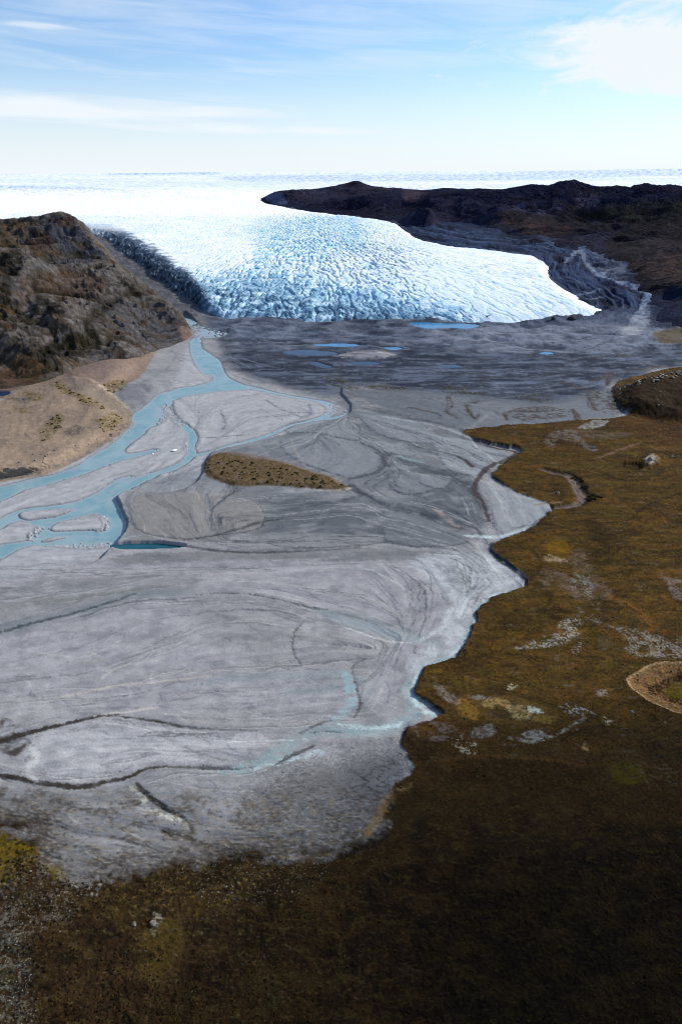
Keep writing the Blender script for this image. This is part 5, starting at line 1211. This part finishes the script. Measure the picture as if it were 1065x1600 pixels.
def scatter(pts, n, szr, lab, group, mix, thin=None):
    Pp, _ = smooth_poly(pts, True, 3); x0, y0 = Pp.min(0); x1, y1 = Pp.max(0); k = 0; tries = 0
    while k < n and tries < n*60:
        tries += 1; px = random.uniform(x0,x1); py = random.uniform(y0,y1); c = False
        for i in range(len(Pp)):
            a = Pp[i]; b = Pp[(i+1) % len(Pp)]
            if (a[1] > py) != (b[1] > py) and px < a[0]+(py-a[1])*(b[0]-a[0])/(b[1]-a[1]): c = not c
        if not c or mnoise.noise(Vector((px/14, py/7, 3))) < -.15: continue
        put('willow_shrub', shr[random.choice(mix)], px, py, random.uniform(*szr), lab, 'shrub', group, .62, .1); k += 1
scatter([(326,742),(330,722),(372,722),(415,732),(470,742),(515,755),(535,764),(480,765),(400,761),(350,752)], 110, (1.0,2.2), 'low olive shrub on the brown gravel island in the plain', 'shrubs on the gravel island', (0,1,2,3))
scatter([(82,600),(96,594),(112,612),(140,620),(165,636),(150,640),(112,620),(96,614)], 34, (1.2,2.4), 'low shrub in the strip down the upper tan slope', 'shrubs on the upper tan slope', (1,3,5))
scatter([(60,682),(78,655),(96,645),(98,662),(84,682),(70,690)], 34, (1.0,2.2), 'low shrub in the patch in the middle of the tan slope', 'shrubs in the middle of the tan slope', (1,2,3))
scatter([(152,655),(178,646),(190,658),(170,676),(158,672)], 26, (1.0,2.2), 'low shrub in the patch on the tan slope nearest the river', 'shrubs on the tan slope by the river', (1,2,3))
scatter([(160,602),(176,594),(200,596),(192,610),(174,613)], 20, (1.0,2.0), 'low shrub in the patch on the silt bank under the hill', 'shrubs under the hill', (1,3))
scatter([(890,746),(908,752),(922,775),(940,780),(925,790),(914,788),(912,768)], 26, (1.4,2.8), 'dark shrub along the right rim of the tundra gully', 'dark shrubs along the gully rim', (0,2,4))
scatter([(0,1308),(30,1318),(58,1332),(50,1362),(10,1390)], 40, (.5,1.2), 'olive shrub on the mossy corner beside the mud flat', 'shrubs on the mossy corner', (1,3,5))

def blob_mass(name, n, weight, szr, base, mat, colors, sub=1, flatz=.55):
    """many small clumps nobody could count, one mesh"""
    bm = bmesh.new(); bmesh.ops.create_icosphere(bm, subdivisions=sub, radius=1.0); bV = np.array([v.co[:] for v in bm.verts], f32); bF = np.array([[v.index for v in f.verts] for f in bm.faces]); bm.free()
    w = weight.ravel().astype(float); w = np.clip(w, 0, None); idx = rng.choice(len(w), n, p=w/w.sum())
    jx = rng.uniform(-.5,.5,n); x = gX1.ravel()[idx] + jx*np.abs(np.gradient(gX1, axis=1)).ravel()[idx]; y = gY1.ravel()[idx] + rng.uniform(-.5,.5,n)*np.abs(np.gradient(gY1, axis=0)).ravel()[idx]; zz = z.ravel()[idx]
    s = rng.uniform(szr[0], szr[1], n)*(1+.6*rng.random(n)**4)
    rot = rng.uniform(0,6.28,n); c, sn = np.cos(rot), np.sin(rot)
    jit = 1 + rng.normal(0,.20,(n,len(bV)))
    bx = bV[None,:,0]*jit*s[:,None]*rng.uniform(.7,1.4,n)[:,None]; by = bV[None,:,1]*jit*s[:,None]; bz2 = bV[None,:,2]*jit*s[:,None]*flatz
    VX_ = x[:,None]+bx*c[:,None]-by*sn[:,None]; VY_ = y[:,None]+bx*sn[:,None]+by*c[:,None]; VZ_ = zz[:,None]+bz2+s[:,None]*base
    co = np.stack([VX_,VY_,VZ_],-1).reshape(-1,3).astype(f32); Fa = (bF[None]+(np.arange(n)*len(bV))[:,None,None]).reshape(-1,3)
    me = bpy.data.meshes.new(name); me.vertices.add(len(co)); me.vertices.foreach_set('co', co.ravel()); me.loops.add(Fa.size); me.loops.foreach_set('vertex_index', Fa.ravel().astype(np.int32))
    me.polygons.add(len(Fa)); me.polygons.foreach_set('loop_start', np.arange(0,Fa.size,3,dtype=np.int32)); me.polygons.foreach_set('loop_total', np.full(len(Fa),3,np.int32)); me.update(calc_edges=True)
    pal = np.array(colors, f32)[rng.integers(0,len(colors),n)]*rng.uniform(.7,1.3,(n,1))
    a = me.attributes.new('surface','FLOAT_COLOR','POINT'); c4 = np.ones((len(co),4),f32); c4[:,:3] = np.repeat(pal,len(bV),0); a.data.foreach_set('color', c4.ravel())
    me.materials.append(mat); o = bpy.data.objects.new(name, me); COL.objects.link(o); return o
area = np.abs(np.gradient(gX1, axis=1)*np.gradient(gY1, axis=0))
inview = (gPX > -60)*(gPX < 1125)*(gPY < 1680)
heathw = area*inview*sT.clip(0,1)*sstep(1300,1380,gPY)*sstep(-.2,.3,nB+.5*nA)*(.25+.75*sstep(520,200,gPX))
o = blob_mass('undergrowth', 6500, heathw, (.14,.42), .02, M_hill, [C(34,26,16), C(44,32,19), C(50,40,20), C(40,27,18), C(62,52,24)], 1, .42)
tag(o, 'dark brown and olive dwarf shrub clumps covering the foreground heath', 'undergrowth', kind='stuff')
tw_ = area*inview*(sT > 6)*sstep(1330,1250,gPY)*sstep(660,700,gPY)*sstep(.0,.25,tw2+.4*pxn)
o = blob_mass('heath_vegetation', 2600, tw_, (.2,.6), .0, M_hill, [C(52,42,20), C(64,54,24), C(40,31,17), C(74,56,28)], 1, .45)
tag(o, 'dark olive shrub clumps and tussocks dotted over the brown tundra', 'vegetation', kind='stuff')
gm = (F.poly([(0,1370),(60,1350),(120,1390),(110,1440),(40,1470),(0,1450)],14)*.6 + F.poly([(-60,1420),(0,1420),(40,1460),(50,1540),(40,1640),(-60,1640)],16) + .5*F.poly([(300,1340),(420,1335),(520,1345),(470,1400),(330,1420)],14))
o = blob_mass('gravel', 2200, area*inview*gm*sT.clip(0,1), (.1,.32), .0, M_hill, [C(122,120,112), C(100,98,92), C(142,136,124), C(80,78,72)], 1, .6)
tag(o, 'pale stones and gravel between the clumps in the lower left corner', 'gravel', kind='stuff')

# ---- unseen clouds added between the sun and the valley to shade the ground
M_shade_cloud = bpy.data.materials.new('shade_cloud_vapour'); M_shade_cloud.use_nodes = True
def shade_cloud(lab, gxc, gyc, alt, rx, ry, rz, tau, yaw=0.0):
    m = bpy.data.materials.new('shade_cloud_vapour'); m.use_nodes = True; nt = m.node_tree; nt.nodes.clear()
    out = nd(nt, 'ShaderNodeOutputMaterial'); v = nd(nt, 'ShaderNodeVolumePrincipled'); nt.links.new(v.outputs[0], out.inputs['Volume'])
    v.inputs['Color'].default_value = (1,1,1,1); v.inputs['Anisotropy'].default_value = .5
    bm = bmesh.new(); bmesh.ops.create_icosphere(bm, subdivisions=5, radius=1.0)
    r = random.Random(hash(lab) % 1000 if False else int(rx)); off = Vector((r.uniform(-9,9), r.uniform(-9,9), 0))
    for p in bm.verts:
        q = p.co.copy(); k = 1 + .22*mnoise.noise(q*1.3+off) + .10*mnoise.noise(q*3.1+off)
        p.co = Vector((q.x*rx*k, q.y*ry*k, q.z*rz*(k if q.z > 0 else .6*k)))
    me = bpy.data.meshes.new('shade_cloud'); bm.to_mesh(me); bm.free(); me.materials.append(m)
    for f in me.polygons: f.use_smooth = True
    o = bpy.data.objects.new('shade_cloud', me); COL.objects.link(o)
    t = alt/sd.z; o.location = (gxc + sd.x*t, gyc + sd.y*t, alt); o.rotation_euler = (0,0,yaw)
    v.inputs['Density'].default_value = tau / (2*rz*.8/sd.z*.8)
    return tag(o, lab, 'shade_cloud', kind='structure')
shade_cloud('small soft cloudlet added out of view to shade the near tundra', 240, 110, 900, 330, 240, 60, 1.3, .1)
shade_cloud('broad flat cloudbank added out of view to shade the far mountains and moraine', 2500, 4700, 2000, 2700, 2300, 200, 2.0, .1)
# ================================================================== SKY, SUN, CAMERA
L = bpy.data.lights.new('sun', 'SUN'); L.energy = 5.0; L.angle = math.radians(0.5); L.color = (1.0, 0.925, 0.82)
so = bpy.data.objects.new('sun', L); COL.objects.link(so); so.rotation_euler = sd.to_track_quat('Z', 'Y').to_euler(); so.location = (0, 0, 2500)

W = bpy.data.worlds.new('World'); scene.world = W; W.use_nodes = True
nt = W.node_tree; nt.nodes.clear()
out = nd(nt, 'ShaderNodeOutputWorld'); bg = nd(nt, 'ShaderNodeBackground'); nt.links.new(bg.outputs[0], out.inputs[0])
sky = nd(nt, 'ShaderNodeTexSky', sky_type='NISHITA', sun_disc=False, sun_elevation=SUN_EL, sun_rotation=SUN_AZ, altitude=300, air_density=1.0, dust_density=0.4, ozone_density=2.0)
bg.inputs['Strength'].default_value = 0.08
d = nd(nt, 'ShaderNodeTexCoord').outputs['Generated']
sp = nd(nt, 'ShaderNodeSeparateXYZ'); nt.links.new(d, sp.inputs[0])
az = math_n(nt, 'ARCTAN2', sp.outputs[0], sp.outputs[1])          # radians, 0 straight ahead
el = math_n(nt, 'ARCSINE', sp.outputs[2])
def vec3(a, b):
    c = nd(nt, 'ShaderNodeCombineXYZ'); nt.links.new(a, c.inputs[0]); nt.links.new(b, c.inputs[1]); return c.outputs[0]
def gauss(a0, sa, e0, se):
    A = math_n(nt, 'DIVIDE', math_n(nt, 'SUBTRACT', az, a0), sa); E = math_n(nt, 'DIVIDE', math_n(nt, 'SUBTRACT', el, e0), se)
    r2 = math_n(nt, 'ADD', math_n(nt, 'MULTIPLY', A, A), math_n(nt, 'MULTIPLY', E, E))
    return math_n(nt, 'EXPONENT', math_n(nt, 'MULTIPLY', r2, -1.0))
def add(*a):
    r = a[0]
    for b in a[1:]: r = math_n(nt, 'ADD', r, b)
    return r
R = math.radians
streak = noise_node(nt, 1.0, 5, 0.6, vec3(math_n(nt, 'MULTIPLY', az, 5.0), math_n(nt, 'MULTIPLY', add(el, math_n(nt, 'MULTIPLY', az, 0.05)), 60.0)), 0.6).outputs['Fac']
puff = noise_node(nt, 1.0, 6, 0.62, vec3(math_n(nt, 'MULTIPLY', az, 11.0), math_n(nt, 'MULTIPLY', el, 30.0)), 0.8).outputs['Fac']
band = add(gauss(R(-22), R(26), R(4.3), R(1.2)), math_n(nt, 'MULTIPLY', gauss(R(0), R(18), R(3.1), R(0.45)), 0.7))
big = add(gauss(R(23.5), R(14), R(7.4), R(2.6)), math_n(nt, 'MULTIPLY', gauss(R(27), R(8), R(5.4), R(1.0)), 0.5), math_n(nt, 'MULTIPLY', gauss(R(25), R(6), R(10.6), R(0.5)), 0.8))
top = add(gauss(R(-16), R(2.5), R(10.9), R(0.5)), math_n(nt, 'MULTIPLY', gauss(R(-20), R(4), R(8.9), R(0.25)), 0.7), math_n(nt, 'MULTIPLY', gauss(R(-10), R(3), R(9.8), R(0.7)), 0.4))
c1 = ramp(nt, add(band, math_n(nt, 'MULTIPLY', math_n(nt, 'SUBTRACT', streak, 0.5), 1.2)), 0.12, 1.0)
c2 = ramp(nt, add(big, math_n(nt, 'MULTIPLY', math_n(nt, 'SUBTRACT', puff, 0.5), 1.5)), 0.33, 0.72)
c3 = ramp(nt, add(top, math_n(nt, 'MULTIPLY', math_n(nt, 'SUBTRACT', streak, 0.5), 2.2)), 0.3, 1.3)
c4 = ramp(nt, streak, 0.38, 0.80, 0.07, 0.52)                        # thin veil everywhere
c5 = ramp(nt, el, R(8.0), R(0.4), 0, 1.0)                         # milky horizon
cl = math_n(nt, 'MAXIMUM', math_n(nt, 'MAXIMUM', c1, c2), math_n(nt, 'MAXIMUM', c3, math_n(nt, 'MAXIMUM', c4, c5)))
cl = math_n(nt, 'MULTIPLY', cl, 0.96)
mx = nd(nt, 'ShaderNodeMix', data_type='RGBA'); nt.links.new(cl, mx.inputs[0])
tint = nd(nt, 'ShaderNodeVectorMath', operation='MULTIPLY'); nt.links.new(sky.outputs[0], tint.inputs[0]); tint.inputs[1].default_value = (0.98, 1.20, 1.48)
nt.links.new(tint.outputs[0], mx.inputs[6]); mx.inputs[7].default_value = (7.9, 8.4, 8.9, 1)
nt.links.new(mx.outputs[2], bg.inputs[0])

cam = bpy.data.cameras.new('camera'); co = bpy.data.objects.new('camera', cam); COL.objects.link(co)
cam.sensor_fit = 'VERTICAL'; cam.sensor_height = 36; cam.sensor_width = 24; cam.lens = 24
cam.clip_start = 1.0; cam.clip_end = 200000
co.location = (0, 0, H); co.rotation_euler = (math.radians(90-26), 0, 0)
scene.camera = co
vs = scene.view_settings
scene.display_settings.display_device = 'sRGB'
vs.view_transform = 'Standard'; vs.look = 'None'; vs.exposure = 0.5; vs.gamma = 1.0; vs.use_curve_mapping = False
scene.cycles.use_denoising = True
scene.cycles.denoiser = 'OPENIMAGEDENOISE'; scene.cycles.denoising_input_passes = 'RGB_ALBEDO_NORMAL'; scene.cycles.denoising_prefilter = 'ACCURATE'; scene.cycles.sample_clamp_indirect = 4.0
scene.cycles.max_bounces = 4; scene.cycles.diffuse_bounces = 2
scene.cycles.transparent_max_bounces = 16; scene.cycles.volume_bounces = 2
scene.cycles.filter_width = 1.05
